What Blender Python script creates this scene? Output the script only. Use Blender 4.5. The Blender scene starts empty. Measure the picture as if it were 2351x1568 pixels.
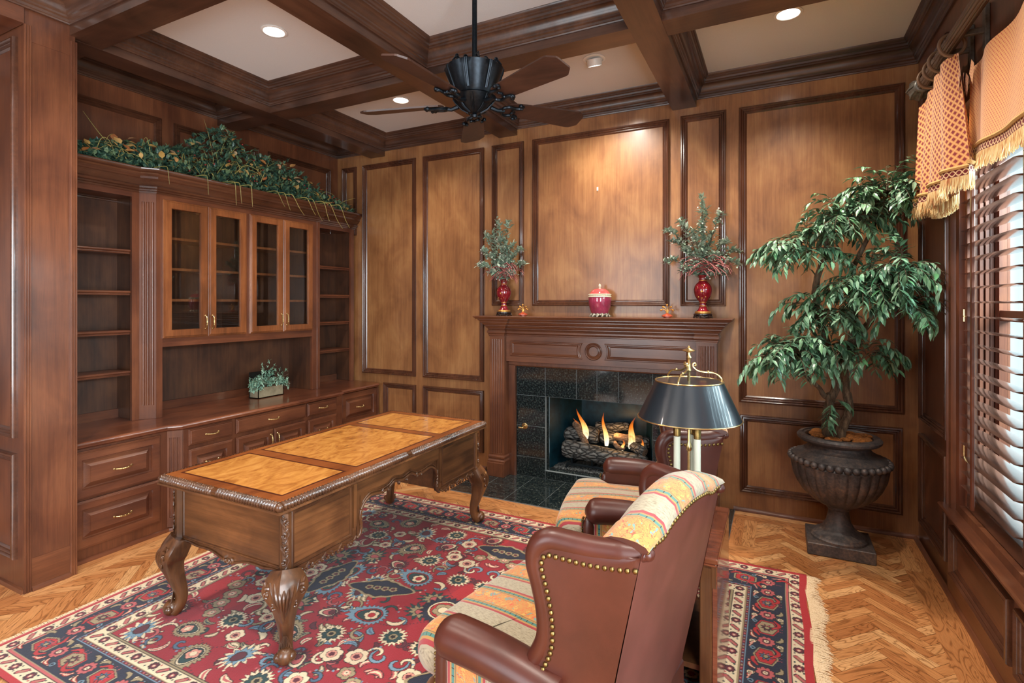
import bpy, bmesh, math, random
import numpy as np
from math import sin, cos, pi, radians, sqrt, atan2
from mathutils import Vector as V, Matrix
random.seed(7)
S = 1.1                       # everything is laid out in units of 1.1 m and scaled at the end
SC = bpy.context.scene
COL = SC.collection
WM = {}                       # world matrix of things made so far

class MB:
    """collects geometry for ONE mesh"""
    def __init__(s): s.v = []; s.f = []; s.m = []; s.uv = []
    def add(s, vs, fs, mi=0, uvs=None, M=None):
        o = len(s.v)
        if M is not None: vs = [M @ V(p) for p in vs]
        s.v += [tuple(p) for p in vs]
        for k, f in enumerate(fs):
            s.f.append(tuple(o + i for i in f)); s.m.append(mi)
            s.uv.append(uvs[k] if uvs else None)
        return s
    def box(s, x0, x1, y0, y1, z0, z1, mi=0, M=None):
        if x0 > x1: x0, x1 = x1, x0
        if y0 > y1: y0, y1 = y1, y0
        if z0 > z1: z0, z1 = z1, z0
        vs = [(x, y, z) for z in (z0, z1) for y in (y0, y1) for x in (x0, x1)]
        return s.add(vs, [(0,2,3,1),(4,5,7,6),(0,1,5,4),(2,6,7,3),(0,4,6,2),(1,3,7,5)], mi, None, M)
    def bbox(s, x0, x1, y0, y1, z0, z1, b=.004, mi=0, M=None):
        """box with chamfered edges"""
        c = [(x0+x1)/2, (y0+y1)/2, (z0+z1)/2]; h = [abs(x1-x0)/2, abs(y1-y0)/2, abs(z1-z0)/2]
        b = min(b, min(h)*.9)
        vs = []; idx = {}
        for sx in (-1,1):
            for sy in (-1,1):
                for sz in (-1,1):
                    for ax in range(3):
                        p = [sx*h[0], sy*h[1], sz*h[2]]
                        sg = (sx, sy, sz)
                        for k in range(3):
                            if k != ax: p[k] -= sg[k]*b
                        idx[(sx,sy,sz,ax)] = len(vs); vs.append([c[k]+p[k] for k in range(3)])
        fs = []
        for ax in range(3):
            o = [k for k in range(3) if k != ax]
            for sg in (-1,1):
                q = []
                for a, bb in ((-1,-1),(1,-1),(1,1),(-1,1)):
                    t = [0,0,0]; t[ax]=sg; t[o[0]]=a; t[o[1]]=bb
                    q.append(idx[(t[0],t[1],t[2],ax)])
                if (sg > 0) == (ax == 1): q.reverse()
                fs.append(q)
        for ax in range(3):
            o = [k for k in range(3) if k != ax]
            for a in (-1,1):
                for bb in (-1,1):
                    t0=[0,0,0]; t0[ax]=-1; t0[o[0]]=a; t0[o[1]]=bb
                    t1=list(t0); t1[ax]=1
                    fs.append([idx[(*t0,o[0])], idx[(*t1,o[0])], idx[(*t1,o[1])], idx[(*t0,o[1])]])
        for sx in (-1,1):
            for sy in (-1,1):
                for sz in (-1,1): fs.append([idx[(sx,sy,sz,k)] for k in range(3)])
        return s.add(vs, fs, mi, None, M)
    def prism(s, pts, d, mi=0, M=None):
        """pts: 3-D polygon, d: extrude vector"""
        n = len(pts); d = V(d)
        vs = [V(p) for p in pts] + [V(p)+d for p in pts]
        fs = [tuple(range(n))[::-1], tuple(range(n, 2*n))] + [(i, (i+1)%n, n+(i+1)%n, n+i) for i in range(n)]
        return s.add(vs, fs, mi, None, M)
    def grid(s, rows, closed_u=False, closed_v=False, mi=0, M=None, cap0=False, cap1=False, uv=None):
        """rows: list of equally long point lists"""
        nv = len(rows); nu = len(rows[0]); vs = [p for r in rows for p in r]; fs = []; uvs = []
        for j in range(nv if closed_v else nv-1):
            for i in range(nu if closed_u else nu-1):
                a = j*nu+i; b = j*nu+(i+1)%nu; c = ((j+1)%nv)*nu+(i+1)%nu; d = ((j+1)%nv)*nu+i
                fs.append((a,b,c,d))
                if uv: uvs.append([uv(i,j), uv(i+1,j), uv(i+1,j+1), uv(i,j+1)])
        if cap0: fs.append(tuple(range(nu))[::-1]); uvs.append([uv(i,0) for i in range(nu)][::-1] if uv else None)
        if cap1: fs.append(tuple((nv-1)*nu+i for i in range(nu))); uvs.append([uv(i,nv-1) for i in range(nu)] if uv else None)
        return s.add(vs, fs, mi, uvs if uv else None, M)
    def lathe(s, prof, c=(0,0,0), n=32, mi=0, M=None, mod=None):
        """prof: (r,z) from bottom to top around z"""
        rows = []
        for r, z in prof:
            rows.append([(c[0]+(r+(mod(r,z,2*pi*i/n) if mod else 0))*cos(2*pi*i/n), c[1]+(r+(mod(r,z,2*pi*i/n) if mod else 0))*sin(2*pi*i/n), c[2]+z) for i in range(n)])
        return s.grid(rows, True, False, mi, M, prof[0][0] > 1e-5, prof[-1][0] > 1e-5)
    def tube(s, pts, r, n=8, mi=0, M=None, caps=True, closed=False):
        pts = [V(p) for p in pts]; L = len(pts)
        rr = r if isinstance(r, (list, tuple)) else [r]*L
        up = None; rows = []
        for i, p in enumerate(pts):
            if closed: t = pts[(i+1)%L]-pts[i-1]
            else: t = pts[min(i+1,L-1)]-pts[max(i-1,0)]
            if t.length < 1e-9: t = V((0,0,1))
            t.normalize()
            if up is None:
                up = V((0,0,1)) if abs(t.z) < .9 else V((1,0,0))
            a = t.cross(up)
            if a.length < 1e-6: a = t.cross(V((0,1,0)))
            a.normalize(); b = a.cross(t).normalized(); up = b
            rows.append([p + a*(rr[i]*cos(2*pi*k/n)) + b*(rr[i]*sin(2*pi*k/n)) for k in range(n)])
        return s.grid(rows, True, closed, mi, M, caps and not closed, caps and not closed)
    def ball(s, c, r, n=8, mi=0, M=None, sc=(1,1,1)):
        rows = []
        for j in range(1, n):
            a = pi*j/n
            rows.append([(c[0]+r*sc[0]*sin(a)*cos(2*pi*i/(n*2)), c[1]+r*sc[1]*sin(a)*sin(2*pi*i/(n*2)), c[2]-r*sc[2]*cos(a)) for i in range(n*2)])
        return s.grid(rows, True, False, mi, M, True, True)
    def sweep(s, path, prof, n=(0,0,1), closed=False, cprof=False, mi=0, caps=True):
        """prof (a,b): a to the left of travel (n x t), b along n; mitred corners"""
        path = [V(p) for p in path]; n = V(n); L = len(path); rows = []
        for i, p in enumerate(path):
            ls = []
            if closed or i > 0: ls.append(n.cross((p-path[i-1]).normalized()))
            if closed or i < L-1: ls.append(n.cross((path[(i+1)%L]-p).normalized()))
            m = ls[0] if len(ls) == 1 else (ls[0]+ls[1])/(1+max(-.8, ls[0].dot(ls[1])))
            rows.append([p + m*a + n*b for a, b in prof])
        return s.grid(rows, cprof, closed, mi, None, caps and cprof and not closed, caps and cprof and not closed)
    def frame(s, o, u, v, w, h, prof, mi=0):
        o = V(o); u = V(u); v = V(v)
        return s.sweep([o, o+u*w, o+u*w+v*h, o+v*h], prof, u.cross(v), True, False, mi)
    def nested(s, o, u, v, w, h, steps, mi=0):
        """rings (inset, height) of a rectangle, last ring filled: raised panels"""
        o = V(o); u = V(u); v = V(v); n = u.cross(v); rows = []
        for a, b in steps:
            rows.append([o+u*a+v*a+n*b, o+u*(w-a)+v*a+n*b, o+u*(w-a)+v*(h-a)+n*b, o+u*a+v*(h-a)+n*b])
        return s.grid(rows, True, False, mi, None, False, True)
    def rbox(s, hx, hy, hz, r=.03, n=10, bulge=(0,0,0), M=None, mi=0, uv=False):
        """rounded, slightly pillowed box centred on the origin"""
        def pt(a, b, c):
            p = V((a*hx, b*hy, c*hz))
            q = V((max(-hx+r, min(hx-r, p.x)), max(-hy+r, min(hy-r, p.y)), max(-hz+r, min(hz-r, p.z))))
            d = p-q
            if d.length > 1e-9: p = q + d.normalized()*r
            p.z += bulge[2]*c*(1-a*a)*(1-b*b); p.y += bulge[1]*b*(1-a*a)*(1-c*c); p.x += bulge[0]*a*(1-b*b)*(1-c*c)
            return p
        def lin(k, h):
            # more samples near the rounded rims
            t = -1+2*k/n
            return math.copysign(abs(t)**.6, t)
        for ax in range(3):
            for sg in (-1,1):
                rows = []
                for j in range(n+1):
                    row = []
                    for i in range(n+1):
                        a, b = lin(i, 1), lin(j, 1)
                        t = [0,0,0]; t[ax] = sg; t[(ax+1)%3] = a; t[(ax+2)%3] = b
                        row.append(pt(*t))
                    rows.append(row if sg > 0 else row[::-1])
                s.grid(rows, mi=mi, M=M)
        return s
    def build(s, name, mat, parent=None, ang=35, local=False, smooth=True, weld=0):
        me = bpy.data.meshes.new(name)
        vs = s.v
        if parent is not None and not local:
            Mi = WM.get(parent.name, Matrix.Identity(4)).inverted()
            vs = [tuple(Mi @ V(p)) for p in vs]
        me.from_pydata(vs, [], s.f)
        mats = mat if isinstance(mat, (list, tuple)) else [mat]
        for m in mats: me.materials.append(m)
        if len(mats) > 1: me.polygons.foreach_set('material_index', s.m)
        if any(u is not None for u in s.uv):
            ul = me.uv_layers.new(name='UVMap'); d = []
            for u, f in zip(s.uv, s.f):
                d += (u if u is not None else [(0,0)]*len(f))
            ul.data.foreach_set('uv', [c for p in d for c in p])
        me.validate()
        bm = bmesh.new(); bm.from_mesh(me)
        if weld: bmesh.ops.remove_doubles(bm, verts=bm.verts, dist=weld)
        bmesh.ops.recalc_face_normals(bm, faces=bm.faces)
        bm.to_mesh(me); bm.free()
        if smooth:
            me.polygons.foreach_set('use_smooth', [True]*len(me.polygons))
            me.set_sharp_from_angle(angle=radians(ang))
        o = bpy.data.objects.new(name, me); COL.objects.link(o)
        if parent is not None:
            o.parent = parent; WM[o.name] = WM.get(parent.name, Matrix.Identity(4)).copy()
        else: WM[o.name] = Matrix.Identity(4)
        return o

def thing(name, label, cat, loc=(0,0,0), rz=0, group=None):
    o = bpy.data.objects.new(name, None); COL.objects.link(o)
    o.empty_display_size = .05
    o.location = loc; o.rotation_euler = (0,0,rz)
    WM[o.name] = Matrix.Translation(V(loc)) @ Matrix.Rotation(rz, 4, 'Z')
    return tag(o, label, cat, group)
def tag(o, label, cat, group=None):
    o['label'] = label; o['category'] = cat
    if group: o['group'] = group
    return o
def struct(o):
    o['kind'] = 'structure'; return o
def lin(c):
    return tuple((x/255/12.92 if x/255 <= .04045 else ((x/255+.055)/1.055)**2.4) for x in c) + (1,)
def arc(c, r, a0, a1, n, plane='xz'):
    out = []
    for i in range(n+1):
        a = a0+(a1-a0)*i/n
        x, y = r*cos(a), r*sin(a)
        out.append((c[0]+x, c[1], c[2]+y) if plane == 'xz' else (c[0]+x, c[1]+y, c[2]) if plane == 'xy' else (c[0], c[1]+x, c[2]+y))
    return out
def spline(pts, n=6):
    """Catmull-Rom through pts"""
    P = [V(p) for p in pts]; P = [P[0]*2-P[1]] + P + [P[-1]*2-P[-2]]; out = []
    for i in range(1, len(P)-2):
        for k in range(n):
            t = k/n; a, b, c, d = P[i-1], P[i], P[i+1], P[i+2]
            out.append(.5*((2*b)+(c-a)*t+(2*a-5*b+4*c-d)*t*t+(3*b-a-3*c+d)*t**3))
    out.append(P[-2].copy()); return out
# ------------------------------------------------------------------ materials
def newmat(name):
    m = bpy.data.materials.new(name); m.use_nodes = True; nt = m.node_tree
    for n in list(nt.nodes): nt.nodes.remove(n)
    out = nt.nodes.new('ShaderNodeOutputMaterial'); b = nt.nodes.new('ShaderNodeBsdfPrincipled')
    nt.links.new(b.outputs[0], out.inputs[0])
    return m, nt, b, out
def N(nt, t, **k):
    n = nt.nodes.new(t)
    for a, v in k.items():
        if a == 'ins':
            for i, x in v.items(): n.inputs[i].default_value = x
        else: setattr(n, a, v)
    return n
def ramp(nt, fac, stops, interp='LINEAR'):
    r = nt.nodes.new('ShaderNodeValToRGB'); r.color_ramp.interpolation = interp
    e = r.color_ramp.elements
    while len(e) < len(stops): e.new(.5)
    for i, (p, c) in enumerate(stops): e[i].position = p; e[i].color = c if len(c) == 4 else tuple(c)+(1,)
    nt.links.new(fac, r.inputs[0]); return r.outputs[0]
def mixc(nt, f, a, b, mode='MIX'):
    n = nt.nodes.new('ShaderNodeMix'); n.data_type = 'RGBA'; n.blend_type = mode
    for s, x in ((n.inputs[0], f), (n.inputs[6], a), (n.inputs[7], b)):
        if hasattr(x, 'links') or isinstance(x, bpy.types.NodeSocket): nt.links.new(x, s)
        else: s.default_value = x
    return n.outputs[2]
def mth(nt, op, a, b=None, clamp=False):
    n = nt.nodes.new('ShaderNodeMath'); n.operation = op; n.use_clamp = clamp
    for s, x in ((n.inputs[0], a), (n.inputs[1], b)):
        if x is None: continue
        if isinstance(x, bpy.types.NodeSocket): nt.links.new(x, s)
        else: s.default_value = x
    return n.outputs[0]
def coords(nt, scale=(1,1,1), rot=(0,0,0), src='Object'):
    tc = nt.nodes.new('ShaderNodeTexCoord'); mp = nt.nodes.new('ShaderNodeMapping')
    nt.links.new(tc.outputs[src], mp.inputs[0]); mp.inputs['Scale'].default_value = scale; mp.inputs['Rotation'].default_value = rot
    return mp.outputs[0]
def noise(nt, vec, scale, detail=4, rough=.55, dist=0, out=0):
    n = N(nt, 'ShaderNodeTexNoise', ins={'Scale': scale, 'Detail': detail, 'Roughness': rough, 'Distortion': dist})
    nt.links.new(vec, n.inputs['Vector']); return n.outputs[out]
def bump(nt, b, h, strength=.2, dist=.01):
    n = N(nt, 'ShaderNodeBump', ins={'Strength': strength, 'Distance': dist})
    nt.links.new(h, n.inputs['Height']); nt.links.new(n.outputs[0], b.inputs['Normal'])
def setp(b, **k):
    for a, v in k.items():
        a = {'rough':'Roughness','metal':'Metallic','coat':'Coat Weight','coatr':'Coat Roughness','spec':'Specular IOR Level','sheen':'Sheen Weight','sss':'Subsurface Weight'}.get(a, a)
        b.inputs[a].default_value = v

def wood(name, axis, dark, mid, light, rough=.36, coat=.3, coatr=.15, fine=1.0, src='Object'):
    m, nt, b, _ = newmat(name)
    k = 'XYZ'.index(axis)
    sc = [26, 26, 26]; sc[k] = 1.1
    g = noise(nt, coords(nt, tuple(sc), src=src), 1.6, 5, .6, .4)
    s1 = [2.6, 2.6, 2.6]; s1[k] = 1.5
    blot = noise(nt, coords(nt, tuple(s1), src=src), 1.5, 4, .55, .5)
    s2 = [150, 150, 150]; s2[k] = 4
    fn = noise(nt, coords(nt, tuple(s2), src=src), 2.0, 3, .6)
    f = mth(nt, 'ADD', mth(nt, 'MULTIPLY', g, .34), mth(nt, 'MULTIPLY', blot, .66))
    c = ramp(nt, f, [(.36, lin(dark)), (.5, lin(mid)), (.64, lin(light))])
    c = mixc(nt, .28*fine, c, ramp(nt, fn, [(.36, (.45,.4,.36,1)), (.58, (1,1,1,1))]), 'MULTIPLY')
    nt.links.new(c, b.inputs['Base Color'])
    setp(b, rough=rough, coat=coat, coatr=coatr)
    bump(nt, b, fn, .04, .002)
    return m
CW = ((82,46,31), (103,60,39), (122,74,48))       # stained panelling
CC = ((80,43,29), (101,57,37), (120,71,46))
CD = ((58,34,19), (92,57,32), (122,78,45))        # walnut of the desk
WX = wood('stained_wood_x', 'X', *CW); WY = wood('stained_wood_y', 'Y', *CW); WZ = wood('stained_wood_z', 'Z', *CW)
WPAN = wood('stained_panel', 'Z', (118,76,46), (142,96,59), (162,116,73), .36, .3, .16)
CX = wood('cabinet_wood_x', 'X', *CC); CY = wood('cabinet_wood_y', 'Y', *CC); CZ = wood('cabinet_wood_z', 'Z', *CC)
CDZ = wood('cabinet_back', 'Z', (58,34,22), (78,47,30), (96,60,38), .5, .1)
CDOOR = wood('cabinet_door', 'Z', (96,54,28), (128,74,40), (152,94,54))
CTOP = wood('counter_wood', 'Y', (78,42,28), (108,60,40), (130,76,50), .28, .5, .1)
BX = wood('beam_wood_x', 'X', (50,32,24), (72,46,34), (90,60,44)); BY = wood('beam_wood_y', 'Y', (50,32,24), (72,46,34), (90,60,44))
DX = wood('walnut_x', 'X', *CD); DY = wood('walnut_y', 'Y', *CD); DZ = wood('walnut_z', 'Z', *CD)
DCARVE = wood('carved_walnut', 'Z', (52,30,17), (82,50,29), (104,66,38), .3, .4, .15)
DBAND = wood('band_veneer', 'Y', (104,52,24), (140,76,36), (162,94,46), .28, .4, .1)
DLINE = wood('dark_inlay', 'Y', (60,24,14), (76,32,18), (88,40,22), .3, .4, .1)
TWOOD = wood('table_wood', 'X', (92,46,30), (126,68,46), (146,84,58), .22, .6, .05)
TLEG = wood('table_leg_wood', 'Z', (50,28,16), (86,52,30), (112,72,42), .3, .4, .1)
FANW = wood('fan_blade_wood', 'X', (48,30,24), (66,42,33), (80,52,40), .45, .1)
SHUT = wood('shutter_wood', 'Z', (78,40,26), (110,60,40), (130,76,50), .38, .2)
SHUTY = wood('shutter_slat_wood', 'Y', (58,36,28), (80,52,40), (96,64,50), .25, 1, .16)

def plain(name, col, rough=.5, metal=0, coat=0, spec=.5, nscale=0, namt=.15, bumpamt=0, **k):
    m, nt, b, _ = newmat(name)
    c = lin(col)
    if nscale:
        n = noise(nt, coords(nt), nscale, 5, .6)
        cc = ramp(nt, n, [(.3, tuple(x*(1-namt) for x in c[:3])+(1,)), (.7, tuple(min(1, x*(1+namt)) for x in c[:3])+(1,))])
        nt.links.new(cc, b.inputs['Base Color'])
        if bumpamt: bump(nt, b, n, bumpamt, .004)
    else: b.inputs['Base Color'].default_value = c
    setp(b, rough=rough, metal=metal, coat=coat, spec=spec, **k)
    return m
WMX = wood('moulding_wood_x', 'X', (60,34,23), (78,46,31), (96,58,40), .26, .5, .1); WMY = wood('moulding_wood_y', 'Y', (60,34,23), (78,46,31), (96,58,40), .26, .5, .1); WMZ = wood('moulding_wood_z', 'Z', (60,34,23), (78,46,31), (96,58,40), .26, .5, .1)
M_CEIL = plain('ceiling_paint', (216,216,216), .9, nscale=260, namt=.03, bumpamt=.25)
M_BRASS = plain('brass', (206,178,124), .28, 1, nscale=60, namt=.12)
M_OLDBRASS = plain('aged_brass', (128,104,62), .38, 1, nscale=90, namt=.3)
M_BLACKM = plain('fan_metal', (34,40,46), .38, .8, nscale=70, namt=.35)
M_WHITE = plain('white_enamel', (225,225,220), .4)
M_BULBRIM = plain('lamp_trim', (235,235,232), .35)
M_DARK = plain('soot_black', (14,16,18), .85, nscale=30, namt=.4)
M_GRATE = plain('iron_grate', (24,34,40), .5, .6)
M_TEAL = plain('firebox_steel', (14,50,62), .4, .2, nscale=14, namt=.5)
M_GROUT = plain('pale_grout', (120,130,134), .8)
M_SHADEBLK = plain('black_lampshade', (22,30,38), .3, 0, .3)
M_SHADEIN = plain('lampshade_lining', (200,150,95), .45, .3)
M_CANDLE = plain('cream_enamel', (222,226,205), .3, 0, .4)
M_STAND = plain('dark_rosewood', (34,20,20), .35, 0, .4)
M_GOLD = plain('gilt', (196,140,72), .35, .7, nscale=50, namt=.3)
M_ANTSILVER = plain('antique_pewter', (170,164,146), .4, .6, nscale=120, namt=.5)
M_IVORY = plain('ivory_band', (214,206,180), .45, nscale=140, namt=.25)
M_REDGLAZE = plain('oxblood_glaze', (122,18,30), .12, 0, .7, nscale=30, namt=.3)
M_PINKGLAZE = plain('rose_glaze', (150,52,78), .1, 0, .7, nscale=14, namt=.3)
M_CORAL = plain('coral_glaze', (200,84,84), .1, 0, .7, nscale=14, namt=.12)
M_PLANTER = plain('silvered_planter', (176,168,140), .35, .55, nscale=18, namt=.25)
M_TWIG = plain('brown_twig', (86,68,50), .8)
M_SKYGLASS = None
def bark():
    m, nt, b, _ = newmat('ficus_bark')
    n = noise(nt, coords(nt, (18,18,5)), 3, 7, .65, .5)
    nt.links.new(ramp(nt, n, [(.3, lin((52,38,28))), (.55, lin((110,88,66))), (.75, lin((160,138,112)))]), b.inputs['Base Color'])
    setp(b, rough=.85); bump(nt, b, n, .6, .02); return m
M_BARK = bark()
def logmat():
    m, nt, b, _ = newmat('log_bark')
    vo = N(nt, 'ShaderNodeTexVoronoi', feature='DISTANCE_TO_EDGE', ins={'Scale': 26}); nt.links.new(coords(nt, (.5,1.1,1.1)), vo.inputs['Vector'])
    n = noise(nt, coords(nt), 30, 5)
    f = mth(nt, 'MULTIPLY', vo.outputs[0], 3.0, True)
    nt.links.new(mixc(nt, n, ramp(nt, f, [(0, lin((26,28,30))), (.5, lin((108,116,118)))]), ramp(nt, f, [(0, lin((20,20,22))), (.6, lin((150,146,138)))])), b.inputs['Base Color'])
    setp(b, rough=.9); bump(nt, b, f, .9, .02); return m
M_LOG = logmat()
def splitlog():
    m, nt, b, _ = newmat('split_log')
    n = noise(nt, coords(nt, (5,22,22)), 4, 6, .65)
    nt.links.new(ramp(nt, n, [(.3, lin((50,40,34))), (.5, lin((138,112,90))), (.72, lin((190,168,146)))]), b.inputs['Base Color'])
    setp(b, rough=.9); bump(nt, b, n, .7, .02); return m
M_SPLIT = splitlog()
def granite():
    m, nt, b, _ = newmat('black_granite')
    v = coords(nt)
    vo = N(nt, 'ShaderNodeTexVoronoi', ins={'Scale': 190}); nt.links.new(v, vo.inputs['Vector'])
    n = noise(nt, v, 62, 7, .8); n2 = noise(nt, v, 9, 3)
    c = ramp(nt, n, [(.4, lin((12,16,18))), (.54, lin((36,46,48))), (.62, lin((104,112,104))), (.70, lin((176,176,154)))])
    c = mixc(nt, mth(nt, 'MULTIPLY', vo.outputs['Color'], .25), c, lin((40,52,54)))
    c = mixc(nt, mth(nt, 'MULTIPLY', n2, .5), c, lin((16,20,22)))
    nt.links.new(c, b.inputs['Base Color']); setp(b, rough=.09, coat=.3, coatr=.03); return m
M_GRANITE = granite()
def parquet():
    m, nt, b, _ = newmat('oak_parquet')
    uv = nt.nodes.new('ShaderNodeUVMap'); uv.uv_map = 'UVMap'
    at = N(nt, 'ShaderNodeAttribute', attribute_name='tone')
    mp = nt.nodes.new('ShaderNodeMapping'); nt.links.new(uv.outputs[0], mp.inputs[0]); mp.inputs['Scale'].default_value = (1.5, 9, 1)
    mp2 = nt.nodes.new('ShaderNodeMapping'); nt.links.new(uv.outputs[0], mp2.inputs[0]); mp2.inputs['Scale'].default_value = (8, 160, 1)
    g = noise(nt, mp.outputs[0], 1.7, 2, .5, .9)
    # cathedral rings: bands of the warped coordinate
    w = mth(nt, 'FRACT', mth(nt, 'MULTIPLY', g, 10.0))
    ring = ramp(nt, w, [(0, (.30,.22,.16,1)), (.2, (.95,.9,.85,1)), (.45, (1,1,1,1)), (.8, (.92,.85,.8,1)), (1, (.30,.22,.16,1))])
    fn = noise(nt, mp2.outputs[0], 2, 4, .6)
    base = ramp(nt, at.outputs['Fac'], [(0, lin((180,116,68))), (.35, lin((202,138,84))), (.7, lin((216,156,100))), (1, lin((230,178,122)))])
    c = mixc(nt, .72, base, ring, 'MULTIPLY')
    c = mixc(nt, .4, c, ramp(nt, fn, [(.35, (.5,.45,.4,1)), (.6, (1,1,1,1))]), 'MULTIPLY')
    nt.links.new(c, b.inputs['Base Color']); setp(b, rough=.3, coat=.3, coatr=.15)
    return m
M_FLOOR = parquet()
def burl():
    m, nt, b, _ = newmat('burl_veneer')
    v = coords(nt, (5,2.2,4))
    n = noise(nt, v, 2.4, 8, .62, 1.6); n2 = noise(nt, coords(nt, (60,14,20)), 2, 4, .6, .8)
    c = ramp(nt, n, [(.26, lin((134,78,32))), (.42, lin((178,114,52))), (.58, lin((206,142,70))), (.78, lin((222,164,90)))])
    c = mixc(nt, .2, c, ramp(nt, n2, [(.35, (.55,.45,.36,1)), (.6, (1,1,1,1))]), 'MULTIPLY')
    nt.links.new(c, b.inputs['Base Color']); setp(b, rough=.26, coat=.5, coatr=.08); return m
M_BURL = burl()
def leather(name, a, bcol, rough=.36):
    m, nt, b, _ = newmat(name)
    n = noise(nt, coords(nt), 7, 4, .55); f = noise(nt, coords(nt), 420, 2, .5)
    nt.links.new(ramp(nt, n, [(.3, lin(a)), (.7, lin(bcol))]), b.inputs['Base Color'])
    setp(b, rough=rough, coat=.12, coatr=.3); bump(nt, b, f, .12, .001); return m
M_LEATHER = leather('russet_leather', (62,26,18), (80,36,26))
M_LEATHER2 = leather('rose_brown_leather', (84,46,41), (106,60,54), .38)
def stripe():
    """woven stripe: chenille bands between floral ochre bands; UV u runs across the stripes (metres)"""
    m, nt, b, _ = newmat('striped_chair_fabric')
    uv = nt.nodes.new('ShaderNodeUVMap'); uv.uv_map = 'UVMap'
    sx = nt.nodes.new('ShaderNodeSeparateXYZ'); nt.links.new(uv.outputs[0], sx.inputs[0])
    PER = .212
    u = mth(nt, 'FRACT', mth(nt, 'DIVIDE', sx.outputs[0], PER))
    beige = (158,148,126); tan = (170,126,70)
    och = lin((184,130,66))
    st = [(0, lin(beige)), (.30, lin((150,50,56))), (.345, lin(tan)), (.375, lin((70,120,110))), (.425, lin(tan)), (.445, lin((122,96,60))), (.46, och),
          (.82, lin((122,96,60))), (.835, lin(tan)), (.855, lin((70,120,110))), (.905, lin(tan)), (.935, lin((150,50,56))), (.98, lin(beige))]
    base = ramp(nt, u, st, 'CONSTANT')
    # chenille slubs in the beige bands
    mp = nt.nodes.new('ShaderNodeMapping'); nt.links.new(uv.outputs[0], mp.inputs[0]); mp.inputs['Scale'].default_value = (420, 60, 1)
    sl = noise(nt, mp.outputs[0], 1, 3, .7)
    slub = ramp(nt, sl, [(.36, (.5,.46,.38,1)), (.5, (1,1,1,1)), (.66, (1.25,1.22,1.15,1))])
    inb = mth(nt, 'LESS_THAN', u, .30)
    c = mixc(nt, mth(nt, 'MULTIPLY', inb, .8), base, slub, 'MULTIPLY')
    # florals in the ochre bands
    inf = mth(nt, 'MULTIPLY', mth(nt, 'GREATER_THAN', u, .47), mth(nt, 'LESS_THAN', u, .81))
    v2 = nt.nodes.new('ShaderNodeMapping'); nt.links.new(uv.outputs[0], v2.inputs[0]); v2.inputs['Scale'].default_value = (1,1,1)
    n1 = noise(nt, v2.outputs[0], 34, 2, .5, 2.2); n2 = noise(nt, v2.outputs[0], 27, 2, .5, 1.6, 1)
    band = mth(nt, 'ABSOLUTE', mth(nt, 'SUBTRACT', n1, .5))
    sep = nt.nodes.new('ShaderNodeSeparateColor'); nt.links.new(n2, sep.inputs[0])
    red = mth(nt, 'LESS_THAN', band, .018)
    yel = mth(nt, 'GREATER_THAN', sep.outputs[0], .58); blu = mth(nt, 'GREATER_THAN', sep.outputs[1], .63)
    fl = mixc(nt, yel, och, lin((192,152,76)))
    fl = mixc(nt, blu, fl, lin((104,146,138)))
    fl = mixc(nt, red, fl, lin((196,72,48)))
    c = mixc(nt, inf, c, fl)
    # dashes across the green lines
    dash = mth(nt, 'GREATER_THAN', mth(nt, 'FRACT', mth(nt, 'DIVIDE', sx.outputs[1], .022)), .14)
    grn = mth(nt, 'ADD', mth(nt, 'MULTIPLY', mth(nt, 'GREATER_THAN', u, .375), mth(nt, 'LESS_THAN', u, .425)), mth(nt, 'MULTIPLY', mth(nt, 'GREATER_THAN', u, .855), mth(nt, 'LESS_THAN', u, .905)))
    c = mixc(nt, mth(nt, 'MULTIPLY', grn, mth(nt, 'SUBTRACT', 1, dash)), c, lin((30,34,34)))
    nt.links.new(c, b.inputs['Base Color']); setp(b, rough=.85, sheen=.3); bump(nt, b, sl, .2, .002)
    return m
M_STRIPE = stripe()
def lattice(name, ca, cb, cell, wide=.30, back=.5):
    """diamond lattice weave; UV in metres"""
    m, nt, b, _ = newmat(name)
    uv = nt.nodes.new('ShaderNodeUVMap'); uv.uv_map = 'UVMap'
    sx = nt.nodes.new('ShaderNodeSeparateXYZ'); nt.links.new(uv.outputs[0], sx.inputs[0])
    a = mth(nt, 'DIVIDE', sx.outputs[0], cell); v = mth(nt, 'DIVIDE', sx.outputs[1], cell*1.15)
    p = mth(nt, 'ABSOLUTE', mth(nt, 'SUBTRACT', mth(nt, 'FRACT', mth(nt, 'ADD', a, v)), .5))
    q = mth(nt, 'ABSOLUTE', mth(nt, 'SUBTRACT', mth(nt, 'FRACT', mth(nt, 'SUBTRACT', a, v)), .5))
    mx = mth(nt, 'MAXIMUM', p, q)
    dia = mth(nt, 'LESS_THAN', mx, wide)
    line = mth(nt, 'GREATER_THAN', mx, .44)
    c = mixc(nt, dia, lin(cb), lin(ca)); c = mixc(nt, line, c, lin((226,176,108)))
    fn = noise(nt, uv.outputs[0], 500, 2)
    c = mixc(nt, .3, c, ramp(nt, fn, [(.3, (.6,.6,.6,1)), (.7, (1.1,1.1,1.1,1))]), 'MULTIPLY')
    nt.links.new(c, b.inputs['Base Color']); setp(b, rough=.85, sheen=.3)
    bump(nt, b, mx, .3, .003)
    return m
M_SWAG = lattice('lattice_curtain', (128,26,34), (206,138,80), .030, .27)
M_VAL = lattice('fine_lattice_curtain', (186,62,52), (228,158,88), .017, .2)
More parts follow.
